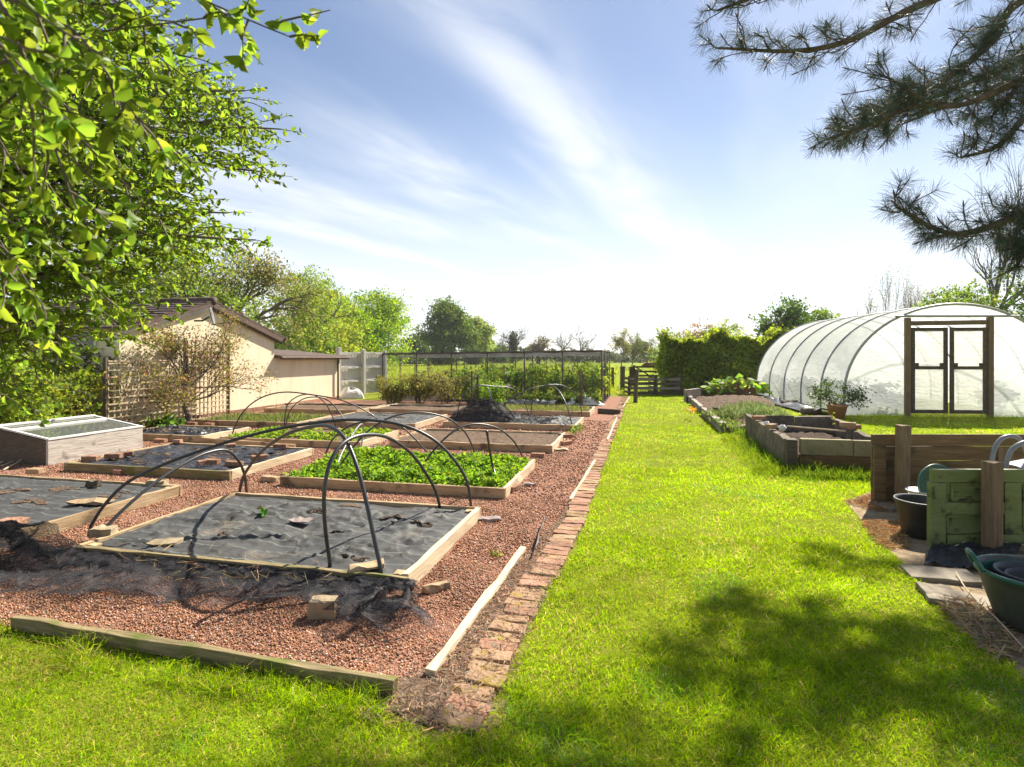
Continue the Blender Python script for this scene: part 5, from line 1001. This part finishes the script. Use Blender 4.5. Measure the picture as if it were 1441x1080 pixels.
def on_patch(name,label,poly,z,n,leaf,tint,hgt,shape='oval',cat='plants',dv=.2,mat='leaf',wid=None):
    P_=[P(a,b,z) for a,b in poly]; xs=[p.x for p in P_]; ys=[p.y for p in P_]; x=rng.uniform(min(xs),max(xs),n*3); y=rng.uniform(min(ys),max(ys),n*3); k=inpoly(x,y,[(p.x,p.y) for p in P_]); x,y=x[k][:n],y[k][:n]; m_=len(x)
    w=np.array([fbm(a,b,1.5,2.0) for a,b in zip(x,y)]); kk=w>-.28; x,y=x[kk],y[kk]; m_=len(x)
    ax=np.stack([rng.normal(size=m_)*.8,rng.normal(size=m_)*.8,1.1+rng.normal(size=m_)*.4],1)
    me=leaf_mesh(name,np.stack([x,y,z-.05+hgt*rng.random(m_)],1),ax,leaf*rng.uniform(.6,1.4,m_),tints(m_,tint,dv),M[mat],shape,wid or (.5 if shape=='oval' else .1)); o=link(name,me,None); return tag(o,label,cat,None,'stuff')
on_patch('herb_patch','low grey green herb patch along the right of the sleeper bed',[(1005,588),(1020,577),(1060,572),(1095,580),(1112,592),(1085,600),(1060,588)],.2,3800,.13,(.13,.18,.06),.16,'blade',wid=.14)
on_patch('weeds','green weeds along the front corner of the sleeper bed',[(988,583),(1010,579),(1045,600),(1030,607),(1012,600)],.12,700,.08,(.12,.18,.04),.12)
on_patch('long_grass','long uncut grass along the left side of the concrete planter',[(1030,612),(1046,606),(1085,632),(1112,662),(1095,668),(1060,640)],.04,1500,.19,(.08,.145,.012),.03,'blade',cat='grass',mat='grass',wid=.05)
on_patch('long_grass','long uncut grass along the front of the concrete planter',[(1100,663),(1112,655),(1228,662),(1228,674),(1110,671)],.04,1100,.15,(.075,.135,.012),.03,'blade',cat='grass',mat='grass',wid=.05)
on_patch('flowers','orange and yellow flowers at the left edge of the sleeper bed',[(966,578),(978,575),(982,580),(970,583)],.2,60,.09,(.5,.3,.04),.12,cat='flowers',dv=.1)
on_patch('weeds','small green weeds on the gravel by the path',[(690,770),(712,768),(708,782),(695,784)],.03,16,.05,(.15,.22,.03),.03)
on_patch('weeds','small weeds at the right foot of the netted bed',[(800,606),(818,598),(822,602),(806,610)],.08,80,.07,(.12,.19,.03),.06)
o=leaf_mesh('seedling',np.array([[0,0,0]]*9)+rng.normal(size=(9,3))*.015,np.stack([rng.normal(size=9),rng.normal(size=9),np.full(9,.5)],1),np.full(9,.07),tints(9,(.08,.2,.03),.2),M['leaf'],'oval',.7); o=link('seedling',o,None,None,P(372,725,.12)); tag(o,'single green seedling growing through the membrane of the nearest bed','plant')

# ------------------------------------------------------------------ overhanging broadleaf tree at the left
random.seed(21); rng=np.random.default_rng(21)
ft=thing('apple_tree','overhanging leafy fruit tree filling the upper left corner','tree',Vector((-5.2,2.6,0)))
limbs=[[(-5.2,2.6,-.1),(-5.1,2.7,1.0),(-4.9,2.8,2.0)]]
J=Vector((-4.9,2.8,2.0)); tgt=[(395,182,4.9),(378,243,4.7),(345,128,4.9),(360,338,4.6),(300,110,5.2),(285,100,4.6),(215,440,4.2),(130,470,3.9),(30,560,3.6),(235,300,4.4),(240,30,4.8),(120,30,4.4),(150,380,3.6),(60,300,3.4),(320,300,4.8),(100,180,3.4)]
near=[(408,52,1.75),(330,20,1.7),(255,105,2.0),(205,180,1.5),(130,70,1.3),(60,150,1.15),(245,215,1.9),(110,300,1.4),(225,310,2.1),(60,430,1.7),(150,420,2.3),(20,60,1.1),(80,470,2.3),(30,150,1.6),(170,120,1.9),(40,260,1.9),(100,60,1.9),(160,220,2.4),(60,340,2.4),(190,20,1.9),(10,380,1.7),(120,190,2.2)]
bm=MB(); twigs=[]
def limb(p0,p1,r0,r1,sag,k=12,lift=.25):
    p0=Vector(p0);p1=Vector(p1); mid=p0.lerp(p1,.5)+Vector((random.gauss(0,.12),random.gauss(0,.12),lift)); pts=spline([p0,mid,p1],k)
    m_=len(pts); bm.tube(pts,[r0+(r1-r0)*(i/(m_-1))**.7 for i in range(m_)],6,False); return pts
bm.tube(spline(limbs[0],6),[.17-.004*i for i in range(13)],10)
outline=[(-400,-300),(235,-300),(236,20),(243,68),(290,93),(302,128),(345,122),(352,163),(396,176),(368,206),(381,247),(340,243),(300,238),(252,214),(264,258),(302,283),(332,318),(366,333),(342,360),(300,372),(262,356),(226,382),(216,420),(202,452),(180,484),(140,472),(100,505),(60,560),(0,596),(-400,650)]
paths=[]
for (px,py,D) in tgt:
    e=Q(px,py,D); paths.append(limb(J+Vector((random.gauss(0,.15),random.gauss(0,.15),random.uniform(-.3,.9))),e,.06,.006,0))
npaths=[]
for (px,py,D) in near:
    e=Q(px,py,D); s=Vector((-2.6+random.gauss(0,.3),min(D+.35,2.2)+random.gauss(0,.15),3.0+random.gauss(0,.25))); npaths.append(limb(s,e,.012,.002,0,lift=.15))
for s_ in ((-2.6,1.6,3.0),): limb(J,s_,.07,.025,0,lift=.4)
allp=np.array([tuple(p) for path in paths for p in path])
LP=[];LA=[];LS=[]
def addtwig(b,d,L,nl,ls):
    pts=[b]; dd=d.normalized(); q=b.copy()
    for s in range(4): dd=(dd+Vector((random.gauss(0,.16),random.gauss(0,.16),random.gauss(-.03,.14)))).normalized(); q=q+dd*L/4; pts.append(q.copy())
    bm.tube(pts,[.004,.0035,.003,.002,.0015] if L<.6 else [.007,.006,.005,.003,.002],4,False)
    for k in range(nl):
        t=random.uniform(.1,1)*3.999; i=int(t); p=pts[i].lerp(pts[i+1],t-i); o=Vector((random.gauss(0,1),random.gauss(0,1),random.gauss(-.35,.8))).normalized()
        LP.append(tuple(p)); LA.append(tuple(o+dd*.5)); LS.append(ls*random.uniform(.65,1.3))
def proj(p): return (CX+F*p[0]/p[1], HY-F*(p[2]-CAMH)/p[1])
cnt=0; tries=0
while cnt<3300 and tries<60000:
    tries+=1; i=random.randrange(len(allp)); b=Vector(allp[i])+Vector((random.gauss(0,.42),random.gauss(0,.42),random.gauss(0,.34)))
    if b.y<2.4: continue
    px,py=proj(b)
    if not inpoly(np.array([px]),np.array([py]),outline)[0] or px<-160: continue
    d=(b-J); d.z*=.3; d=d.normalized()+Vector((random.gauss(0,.5),random.gauss(0,.5),random.gauss(0,.4)))
    e=proj(b+d.normalized()*.2)
    if not inpoly(np.array([e[0]]),np.array([e[1]]),outline)[0] and random.random()<.8: continue
    addtwig(b,d,random.uniform(.18,.34),10,.047); cnt+=1
for path in paths:
    for i in range(6,len(path)-1): addtwig(path[i],(path[i+1]-path[i]).normalized()+Vector((random.gauss(0,.7),random.gauss(0,.7),random.gauss(0,.5))),.2,6,.05)
    addtwig(path[-1],path[-1]-path[-3],.2,10,.05)
for path in npaths:
    n0=len(path)
    for i in range(n0//2,n0-1):
        if proj(path[i])[0]>-120: addtwig(path[i],(path[i+1]-path[i]).normalized()*.8+Vector((random.gauss(0,.6),random.gauss(0,.6),random.gauss(-.2,.4))),.2,9,.05)
    addtwig(path[-1],path[-1]-path[-3],.12,12,.045)
bm.obj('branch',M['bark'],ft,(0,0,0)).location=-Vector(ft.location)
LPa=np.array(LP); o=link('foliage',leaf_mesh('foliage',LPa,np.array(LA),np.array(LS),tints(len(LP),(.135,.215,.018),.3,.12),M['leaf_thin'],'oval',.62),None,ft); o.location=-Vector(ft.location)

# ------------------------------------------------------------------ pine at the right
random.seed(33); rng=np.random.default_rng(33)
pn_=thing('pine_tree','dark long needled pine reaching in from the upper right','tree',Vector((9.6,7.2,0))); bm=MB(); NP=[];NA=[];NS=[]
tr_=spline([(9.6,7.2,-.1),(9.5,7.2,2.5),(9.4,7.1,5.5),(9.3,7.1,9.0)],8); bm.tube(tr_,[.26-.006*i for i in range(len(tr_))],12)
pol1=[(972,72),(988,25),(1000,-60),(1700,-400),(1900,260),(1500,262),(1441,222),(1392,244),(1347,237),(1330,192),(1292,172),(1232,220),(1128,208),(1118,168),(1088,152),(1020,112)]
pol2=[(1236,270),(1262,334),(1332,345),(1441,400),(1600,420),(1600,240),(1441,252),(1400,302),(1335,272)]
def tuft(b,d,n,ln):
    d=d.normalized()
    for k in range(n):
        t=random.random(); o=Vector((random.gauss(0,1),random.gauss(0,1),random.gauss(0,1))); o=(o-d*o.dot(d)).normalized(); v=(d*(.12+.6*t)+o*(1.1-.45*t)+Vector((0,0,-.12))).normalized()
        NP.append(tuple(b-d*.11*(1-t))); NA.append(tuple(v)); NS.append(ln*random.uniform(.75,1.15))
def ptwig(b,d,L,nt):
    pts=[b]; dd=d.normalized(); q=b.copy(); 
    for s in range(5): dd=(dd+Vector((random.gauss(0,.22),random.gauss(0,.22),random.gauss(.05,.18)))).normalized(); q=q+dd*L/5; pts.append(q.copy())
    bm.tube(pts,[.008,.007,.006,.006,.007,.004],5,False); tuft(q,dd,72,.16)
    m_=Vector(q); bm.tube([m_,m_+dd*.03,m_+dd*.07],[.006,.009,.003],5)
    for k in range(nt):
        i=random.randint(2,4); s=(dd+Vector((random.gauss(0,.7),random.gauss(0,.7),random.gauss(.15,.5)))).normalized(); e=pts[i]+s*random.uniform(.1,.22); bm.tube([pts[i],e],[.006,.005],4,False); tuft(e,s,58,.155)
PL=[[(1760,-160,6.8),(1500,-70,6.5),(1300,5,6.2),(1200,55,6.05),(1120,72,5.95),(1010,68,5.9)],
 [(1760,-100,6.8),(1460,-10,6.4),(1395,60,6.2),(1320,120,6.1),(1250,165,6.0),(1160,198,5.9)],
 [(1780,-20,6.9),(1520,60,6.7),(1420,120,6.6),(1330,150,6.5),(1250,110,6.4)],
 [(1780,60,6.9),(1530,120,6.6),(1450,160,6.4),(1405,205,6.3),(1352,222,6.25)],
 [(1800,200,6.4),(1540,268,6.0),(1450,296,5.8),(1385,322,5.7),(1330,327,5.65),(1262,292,5.6)],
 [(1540,268,6.0),(1470,310,5.9),(1438,350,5.85),(1432,372,5.8)],
 [(1700,-300,6.8),(1350,-150,6.4),(1150,-40,6.1),(1010,15,6.0)],
 [(1760,-120,7.4),(1480,40,7.2),(1440,110,7.1),(1400,160,7.0)],
 [(1790,30,7.6),(1500,70,7.5),(1380,110,7.5),(1260,160,7.4),(1200,185,7.4)],[(1790,40,8.6),(1500,90,8.9),(1380,130,8.9),(1270,175,8.9)],
 [(1700,-500,6.8),(1400,-380,6.4),(1200,-250,6.0)],[(1700,-420,5.4),(1400,-260,5.0),(1240,-150,4.9),(1120,-110,4.8)],[(1800,-500,6.6),(1560,-330,6.0),(1430,-190,5.6)]]  # unseen limbs above the view, added to cast more shade on the lawn
cnt=0
for li,L in enumerate(PL):
    L=[(a,b,c*1.1) if li in (0,1,6) else (a,b,c) for a,b,c in L]; pts=spline([Q(*p) for p in L],14); m_=len(pts); bm.tube(pts,[.05*(1-i/m_)**.9+.012 for i in range(m_)],7,False); pol=pol2 if li in (4,5) else pol1
    dens=(0 if i%2 else 1) if li in (4,5) else {1:2,2:1,7:1,8:2,9:2,0:1}.get(li,1+i%2)
    for i in range(int(m_*.22),m_):
        for k in range(dens):
            d=(pts[min(i+1,m_-1)]-pts[max(0,i-1)]).normalized()+Vector((random.gauss(0,.75),random.gauss(0,.75),random.gauss(-.05,.65))); Lt=random.uniform(.15,.55) if li not in (4,5) else random.uniform(.12,.3)
            e=pts[i]+d.normalized()*(Lt+.1); 
            if e.y<1: continue
            px,py=proj(e)
            if py>-60 and not inpoly(np.array([px]),np.array([py]),pol)[0]: continue
            ptwig(pts[i],d,Lt,random.choice((0,0,1,1))); cnt+=1
    ptwig(pts[-1],pts[-1]-pts[-4],.12,2)
bm.obj('branch',M['bark_pine'],pn_,(0,0,0)).location=-Vector(pn_.location)
NPa=np.array(NP); t=np.where((rng.random(len(NP))<.12)[:,None],tints(len(NP),(.16,.1,.045),.2),tints(len(NP),(.05,.082,.06),.25))
V=np.array(NP); A=unit(np.array(NA)); S=np.array(NS)[:,None]; sd_=unit(np.cross(A,rng.normal(size=A.shape)))*.0014
o=link('needles',inst('needles',np.stack([V-sd_,V+sd_,V+A*S*.9+sd_*.8-np.array([0,0,.01])*S,V+A*S*.9-sd_*.8-np.array([0,0,.01])*S,V+A*S-np.array([0,0,.03])*S],1),[(0,1,2,3),(3,2,4)],t,M['needle']),None,pn_); o.location=-Vector(pn_.location)
print('apple leaves',len(LP),'pine twigs',cnt,'needles',len(NP))

# ------------------------------------------------------------------ grass, chippings, litter
rng=np.random.default_rng(5)
TPb=[TP(-HWD-.9,0,0),TP(HWD,0,0),TP(HWD,TL,0),TP(-HWD-.9,TL,0)]; bedp=[P(1018,609),P(1105,602),P(1088,560),P(964,563)]
timb=[UV(*P(20,884).xy),UV(*P(556,978).xy)]
def lawnmask(x,y):
    u,v=UV(x,y); lim=-.655-.115*np.clip((5.3-v)/2.3,0,1)+.115; k=(u>lim+.03*np.sin(v*3)+.02*np.sin(v*11))&(v<26)
    edge=np.where(u<timb[1][0]+.05, timb[0][1]+(u-timb[0][0])*(timb[1][1]-timb[0][1])/(timb[1][0]-timb[0][0])-.03, 2.42-.25*(u-timb[1][0])*0+.0)
    front=(v<edge)&(u<lim)&~((u>-1.2)&(v>2.31+.05*np.sin(u*9)+.03*np.sin(u*31)))
    k|=front
    k&=~inpoly(x,y,[(p.x,p.y) for p in dirtp]); k&=~inpoly(x,y,[(p.x,p.y) for p in TPb]); k&=~inpoly(x,y,[(p.x,p.y) for p in bedp])
    k&=~((u>1.97)&(u<3.5)&(v>8.58)&(v<11.8)); k&=~((y>6.05)&(y<6.2)&(x>3.85)); k&=~((u>0.6)&(v>23.6)); return k
def nz(x,y,s): return np.sin(x*s+1.3*np.sin(y*s*.7))*np.sin(y*s*1.1+1.7*np.sin(x*s*.6))
bx,by,bd=[],[],[]
for (d0,d1,den) in ((1.5,3,13000),(3,5,7500),(5,8,3200),(8,13,1250),(13,27,420)):
    x0,x1=-1.05*d1-.8,1.05*d1+.8; n=int((x1-x0)*(d1-d0)*den); x=rng.uniform(x0,x1,n); y=rng.uniform(d0,d1,n); k=(np.abs(x)<1.02*y+.8)&lawnmask(x,y); x,y=x[k],y[k]
    bx.append(x);by.append(y)
x=np.concatenate(bx);y=np.concatenate(by);n=len(x); u,v=UV(x,y)
hgt=.037+.012*nz(x,y,2.1)+.009*nz(x,y,7.3)+.004*nz(y,x,15)
lg=(((u>1.45)&(u<1.98)&(v>8.1)&(v<11.6))|((v>8.05)&(v<8.58)&(u>1.6)&(u<3.6)))&(rng.random(n)<.8); hgt=np.where(lg,.13,hgt)
te=(u<-.9)&(v<2.75)&(v>2.3)&(nz(x,y,5)>-.1); hgt=np.where(te,hgt*2.0,hgt)
be=(u<-.4)&(u>-.72)&(v<12)&(v>2.5); hgt=np.where(be,hgt*1.25,hgt)
tun=(np.abs((x-T0.x)*TW.x+(y-T0.y)*TW.y)<2.8)&((x-T0.x)*TA.x+(y-T0.y)*TA.y>-.45); hgt=np.where(tun,hgt*2.6,hgt)
hgt=np.where(nz(x,y,11)*nz(y,x,6.5)>.5,hgt*1.7,hgt); hgt*=rng.uniform(.5,1.5,n); wd=np.clip(.0016+.0005*y,.0024,.011)
ax=np.stack([rng.normal(0,.7,n),rng.normal(0,.7,n),np.ones(n)],1)
A=unit(ax); side=unit(np.cross(A,rng.normal(size=(n,3))*np.array([1,1,.2]))); B=np.stack([x,y,np.full(n,-.006)],1); H=hgt[:,None]; W=wd[:,None]*.5
bend=np.stack([rng.normal(0,.35,n),rng.normal(0,.35,n),-rng.random(n)*.25],1)*H
t=tints(n,(.205,.325,.014),.22,.12); dry=(rng.random(n)<.06+.22*np.clip(nz(x,y,1.1)*nz(y,x,2.3)+.1,0,1)); t=np.where(dry[:,None],tints(n,(.42,.35,.12),.2),t); t*=(1+.15*nz(x,y,.9)+.16*nz(x,y,3.7)+.10*nz(y,x,9))[:,None]; clv=(nz(y,x,1.6)*nz(x,y,4.1)>.45)&(rng.random(n)<.6); t=np.where(clv[:,None],t*np.array([.55,.8,1.3]),t)
t=np.where(lg[:,None],tints(n,(.13,.2,.014),.2),t)
V=np.stack([B-side*W,B+side*W,B+A*H*.6+side*W*.75,B+A*H*.6-side*W*.75,B+A*H+bend],1)
o=link('grass',inst('grass',V,[(0,1,2,3),(3,2,4)],t,M['grass']),None); tag(o,'short sunlit grass of the mown lawn','grass',None,'stuff'); print('blades',n)
# meadow grass seen beyond the cage
n=26000; y=23.5+rng.random(n)**1.6*60; x=rng.uniform(-1,1,n)*(y*.9); k=~((x>6.2)&(y<30)); x,y=x[k],y[k]; n=len(x)
me=leaf_mesh('meadow_grass',np.stack([x,y,np.full(n,-.01)],1),np.stack([rng.normal(0,.4,n),rng.normal(0,.4,n),np.ones(n)],1),(.16+.0025*y)*rng.uniform(.6,1.4,n),tints(n,(.22,.27,.02),.15),M['grass'],'blade',.14); o=link('meadow_grass',me,None); tag(o,'rough tufts of meadow grass beyond the fruit cage','grass',None,'stuff')
# stone chippings
def bedmask(u,v):
    k=np.zeros(u.shape,bool)
    for (r,(u0,u1,v0,v1,*_)) in rbeds.values(): k|=(u>u0-.01)&(u<u1+.01)&(v>v0-.01)&(v<v1+.01)
    return k|((u>-9.45)&(u<-8.38)&(v>6.45)&(v<8.15))
gx,gy,gs=[],[],[]
for (v0,v1,den,s) in ((2.4,4.2,7600,.0088),(4.2,6.2,3600,.011),(6.2,9.5,1100,.015),(9.5,14,240,.024)):
    u0=-8.5 if v0<6 else -10.5; n=int((v1-v0)*(-.82-u0)*den); u=rng.uniform(u0,-.775,n); v=rng.uniform(v0,v1,n); x=UX*u-UY*v; y=UY*u+UX*v
    edge=np.where(u<timb[1][0],timb[0][1]+(u-timb[0][0])*(timb[1][1]-timb[0][1])/(timb[1][0]-timb[0][0]),2.62)
    k=(v>edge)&~bedmask(u,v)&(np.abs(x)<1.0*y+.4)&((u<-.98)|(v>4.6)|(rng.random(n)<np.where(v>2.75,.8,.4))); gx.append(x[k]);gy.append(y[k]);gs.append(np.full(k.sum(),s))
x=np.concatenate(gx);y=np.concatenate(gy);s=np.concatenate(gs)*np.random.default_rng(1).uniform(.55,1.5,len(x)); n=len(x)
fx=rnd_unit(n); fy=unit(np.cross(fx,rnd_unit(n))); fz=np.cross(fx,fy); c=np.stack([x,y,s*.25+.012*nz(x,y,6)*.3],1); S=s[:,None]; e=lambda: rng.uniform(.55,1.05,(n,1))
V=np.stack([c+fx*S*e(),c-fx*S*e(),c+fy*S*.8*e(),c-fy*S*.8*e(),c+fz*S*.6*e(),c-fz*S*.6*e()],1)
t=tints(n,(.33,.165,.095),.3,.09); g=rng.random(n); t=np.where((g<.10)[:,None],tints(n,(.5,.36,.29),.15),t); t=np.where((g>.88)[:,None],tints(n,(.2,.12,.085),.2),t); t*=(1+.22*nz(x,y,1.7)*nz(y,x,.8)+.1*nz(x,y,5))[:,None]
o=link('stone_chippings',inst('stone_chippings',V,[(0,2,4),(2,1,4),(1,3,4),(3,0,4),(2,0,5),(1,2,5),(3,1,5),(0,3,5)],t,M['pebble']),None); tag(o,'loose red stone chippings of the gravel paths','gravel',None,'stuff'); print('stones',n)
def litter(name,label,poly,n,ln,tint,z=.006,lift=.012,dv=.25,wid=.1,mat='dry',steep=.22):
    W_=[P(a,b) for a,b in poly]; xs=[p.x for p in W_]; ys=[p.y for p in W_]; k=0; x=rng.uniform(min(xs),max(xs),n*4); y=rng.uniform(min(ys),max(ys),n*4); m_=inpoly(x,y,[(p.x,p.y) for p in W_]); x,y=x[m_][:n],y[m_][:n]; n=len(x)
    me=leaf_mesh(name,np.stack([x,y,z+rng.random(n)*lift],1),np.stack([rng.normal(size=n),rng.normal(size=n),rng.normal(size=n)*steep],1),ln*rng.uniform(.4,1.4,n),tints(n,tint,dv),M[mat],'blade',wid); o=link(name,me,None); tag(o,label,'litter',None,'stuff')
litter('dry_litter','dead stalks and leaf litter between the gravel and the near end of the brick path',[(545,985),(500,1012),(600,1040),(705,1030),(740,900),(800,790),(770,780),(740,775),(690,850),(620,940),(600,965)],3600,.045,(.36,.25,.16),lift=.02)
litter('dry_litter','dry crumbs along the upper brick path edge',[(740,775),(775,775),(845,650),(870,590),(860,590),(832,640),(800,700)],2600,.05,(.34,.24,.15))
litter('dry_straw','orange brown dry clippings at the foot of the board screen',[(1188,708),(1225,698),(1300,708),(1310,722),(1230,720)],2200,.06,(.34,.2,.085),lift=.03)
litter('dry_straw','golden dry clippings on the bare earth left of the black bucket',[(1215,735),(1268,735),(1278,772),(1245,775),(1225,755)],1700,.06,(.36,.23,.1),lift=.02)
litter('dry_straw','pale dry clippings and twigs beside the green tub trug',[(1320,850),(1375,850),(1410,885),(1441,925),(1400,930),(1350,880)],1600,.07,(.33,.25,.15),lift=.03)
litter('dry_litter','scattered dry twigs and leaf bits over the near gravel',[(40,870),(560,960),(740,770),(800,640),(700,640),(560,700),(300,690),(20,790)],1500,.035,(.3,.2,.12),lift=.015,z=.012)
litter('dry_straw','straw stalks caught in the netting before the nearest bed',[(130,800),(230,790),(330,800),(450,820),(480,850),(380,850),(200,830)],160,.11,(.42,.3,.15),lift=.14,z=.05,wid=.03,steep=.5)

if HAZE:
    hz_=MB().box((0,1,0),(1,1,1)); hm,nt,N,L=newmat('haze'); o=N.new('ShaderNodeOutputMaterial'); pv=N.new('ShaderNodeVolumePrincipled'); pv.inputs['Color'].default_value=(.93,.95,1,1); pv.inputs['Density'].default_value=HAZE; pv.inputs['Anisotropy'].default_value=.3; L.new(pv.outputs[0],o.inputs['Volume'])
    m=MB(); m.box((0,560,7.2),(2000,1300,18)); o=m.obj('haze',hm); tag(o,'thin pale haze of the spring air over the whole garden and meadow','haze',None,'stuff')
# ------------------------------------------------------------------ sky, sun, camera
AZ,EL=R(38),R(43)
w=bpy.data.worlds.new('World'); scn.world=w; w.use_nodes=True; nt=w.node_tree; N=nt.nodes; L=nt.links; N.clear()
out=N.new('ShaderNodeOutputWorld'); bg=N.new('ShaderNodeBackground'); L.new(bg.outputs[0],out.inputs[0]); bg.inputs[1].default_value=SKY
sky=N.new('ShaderNodeTexSky'); sky.sky_type='NISHITA'; sky.sun_disc=False; sky.sun_elevation=EL; sky.sun_rotation=AZ; sky.air_density=1.0; sky.dust_density=0.25; sky.ozone_density=1.2
tc=N.new('ShaderNodeTexCoord'); sx=N.new('ShaderNodeSeparateXYZ'); L.new(tc.outputs['Generated'],sx.inputs[0])
def mth(op,a,b=None,c=None):
    n_=N.new('ShaderNodeMath'); n_.operation=op
    for i,k in enumerate((a,b,c)):
        if k is None: continue
        if hasattr(k,'links'): L.new(k,n_.inputs[i])
        else: n_.inputs[i].default_value=k
    return n_.outputs[0]
zc=mth('MAXIMUM',sx.outputs[2],0.03); qx=mth('DIVIDE',sx.outputs[0],zc); qy=mth('DIVIDE',sx.outputs[1],zc)
dx,dy=.44,.898
al=mth('ADD',mth('MULTIPLY',qx,dx),mth('MULTIPLY',mth('SUBTRACT',qy,1.95),dy)); ac=mth('SUBTRACT',mth('MULTIPLY',qx,dy),mth('MULTIPLY',mth('SUBTRACT',qy,1.95),dx))
def noise2(sa,sc,seed,detail=6,rough=.6,dist=.4):
    cv=N.new('ShaderNodeCombineXYZ'); L.new(mth('MULTIPLY',al,sa),cv.inputs[0]); L.new(mth('MULTIPLY',ac,sc),cv.inputs[1]); cv.inputs[2].default_value=seed
    n_=N.new('ShaderNodeTexNoise'); n_.inputs['Scale'].default_value=1; n_.inputs['Detail'].default_value=detail; n_.inputs['Roughness'].default_value=rough; n_.inputs['Distortion'].default_value=dist; L.new(cv.outputs[0],n_.inputs['Vector']); return n_.outputs['Fac']
def sstep(x,a,b):
    n_=N.new('ShaderNodeMapRange'); n_.interpolation_type='SMOOTHSTEP'; L.new(x,n_.inputs[0]); n_.inputs[1].default_value=a; n_.inputs[2].default_value=b; return n_.outputs[0]
nA_=noise2(.35,1.4,1.0,3,.45,.3); nB_=noise2(.8,2.6,4.0,5,.5,.6); nC_=noise2(.35,.9,9.0,4)
warp=mth('MULTIPLY',mth('SUBTRACT',nA_,.5),.55)
d1=mth('ADD',mth('ADD',ac,warp),0.02); g1=mth('POWER',2.718,mth('MULTIPLY',mth('MULTIPLY',d1,d1),-22.0)); g1=mth('MULTIPLY',g1,sstep(nB_,.18,.62))
veil=mth('MULTIPLY',sstep(nA_,.42,.72),mth('MULTIPLY',sstep(nC_,.32,.62),mth('ADD',.45,mth('MULTIPLY',nB_,.75))))
left=sstep(ac,.25,-.5); veil=mth('MULTIPLY',veil,mth('ADD',.35,mth('MULTIPLY',left,.75)))
cl_=mth('MINIMUM',mth('ADD',mth('MULTIPLY',g1,.58),mth('MULTIPLY',veil,.72)),.92)
low=sstep(sx.outputs[2],.5,.02); hz=mth('ADD',.07,mth('MULTIPLY',mth('POWER',low,1.5),.70))
fac=mth('MAXIMUM',cl_,hz); fac=mth('MINIMUM',mth('ADD',mth('MULTIPLY',mth('SUBTRACT',1.0,hz),cl_),hz),.95)
mx=N.new('ShaderNodeMixRGB'); L.new(fac,mx.inputs[0]); tn=N.new('ShaderNodeMixRGB'); tn.blend_type='MULTIPLY'; tn.inputs[0].default_value=1; tn.inputs[2].default_value=(.94,.98,1.06,1); L.new(sky.outputs[0],tn.inputs[1]); L.new(tn.outputs[0],mx.inputs[1]); mx.inputs[2].default_value=CLOUD; L.new(mx.outputs[0],bg.inputs[0])
sl_=bpy.data.lights.new('sun','SUN'); sl_.energy=SUN; sl_.angle=R(.53); sl_.color=(1.0,.925,.79); so=bpy.data.objects.new('sun',sl_); C.objects.link(so)
sd_=Vector((math.sin(AZ)*math.cos(EL),math.cos(AZ)*math.cos(EL),math.sin(EL))); so.rotation_euler=sd_.to_track_quat('Z','Y').to_euler(); so.location=sd_*60
cam=bpy.data.cameras.new('camera'); co=bpy.data.objects.new('camera',cam); C.objects.link(co); co.location=(0,0,CAMH); co.rotation_euler=(R(90),0,0)
cam.sensor_width=36; cam.lens=F/1441*36; cam.shift_y=-(540-HY)/1441; cam.clip_start=.05; cam.clip_end=3000
cam.dof.use_dof=True; cam.dof.focus_distance=7.5; cam.dof.aperture_fstop=4.5
scn.camera=co; vs_=scn.view_settings; scn.display_settings.display_device='sRGB'; vs_.view_transform='Standard'; vs_.look='None'; vs_.gamma=1; vs_.use_curve_mapping=False; vs_.exposure=EXPO
scn.render.engine='CYCLES'; scn.cycles.use_denoising=True; scn.cycles.max_bounces=8; scn.cycles.transparent_max_bounces=16; scn.cycles.diffuse_bounces=4; scn.cycles.caustics_reflective=False; scn.cycles.caustics_refractive=False
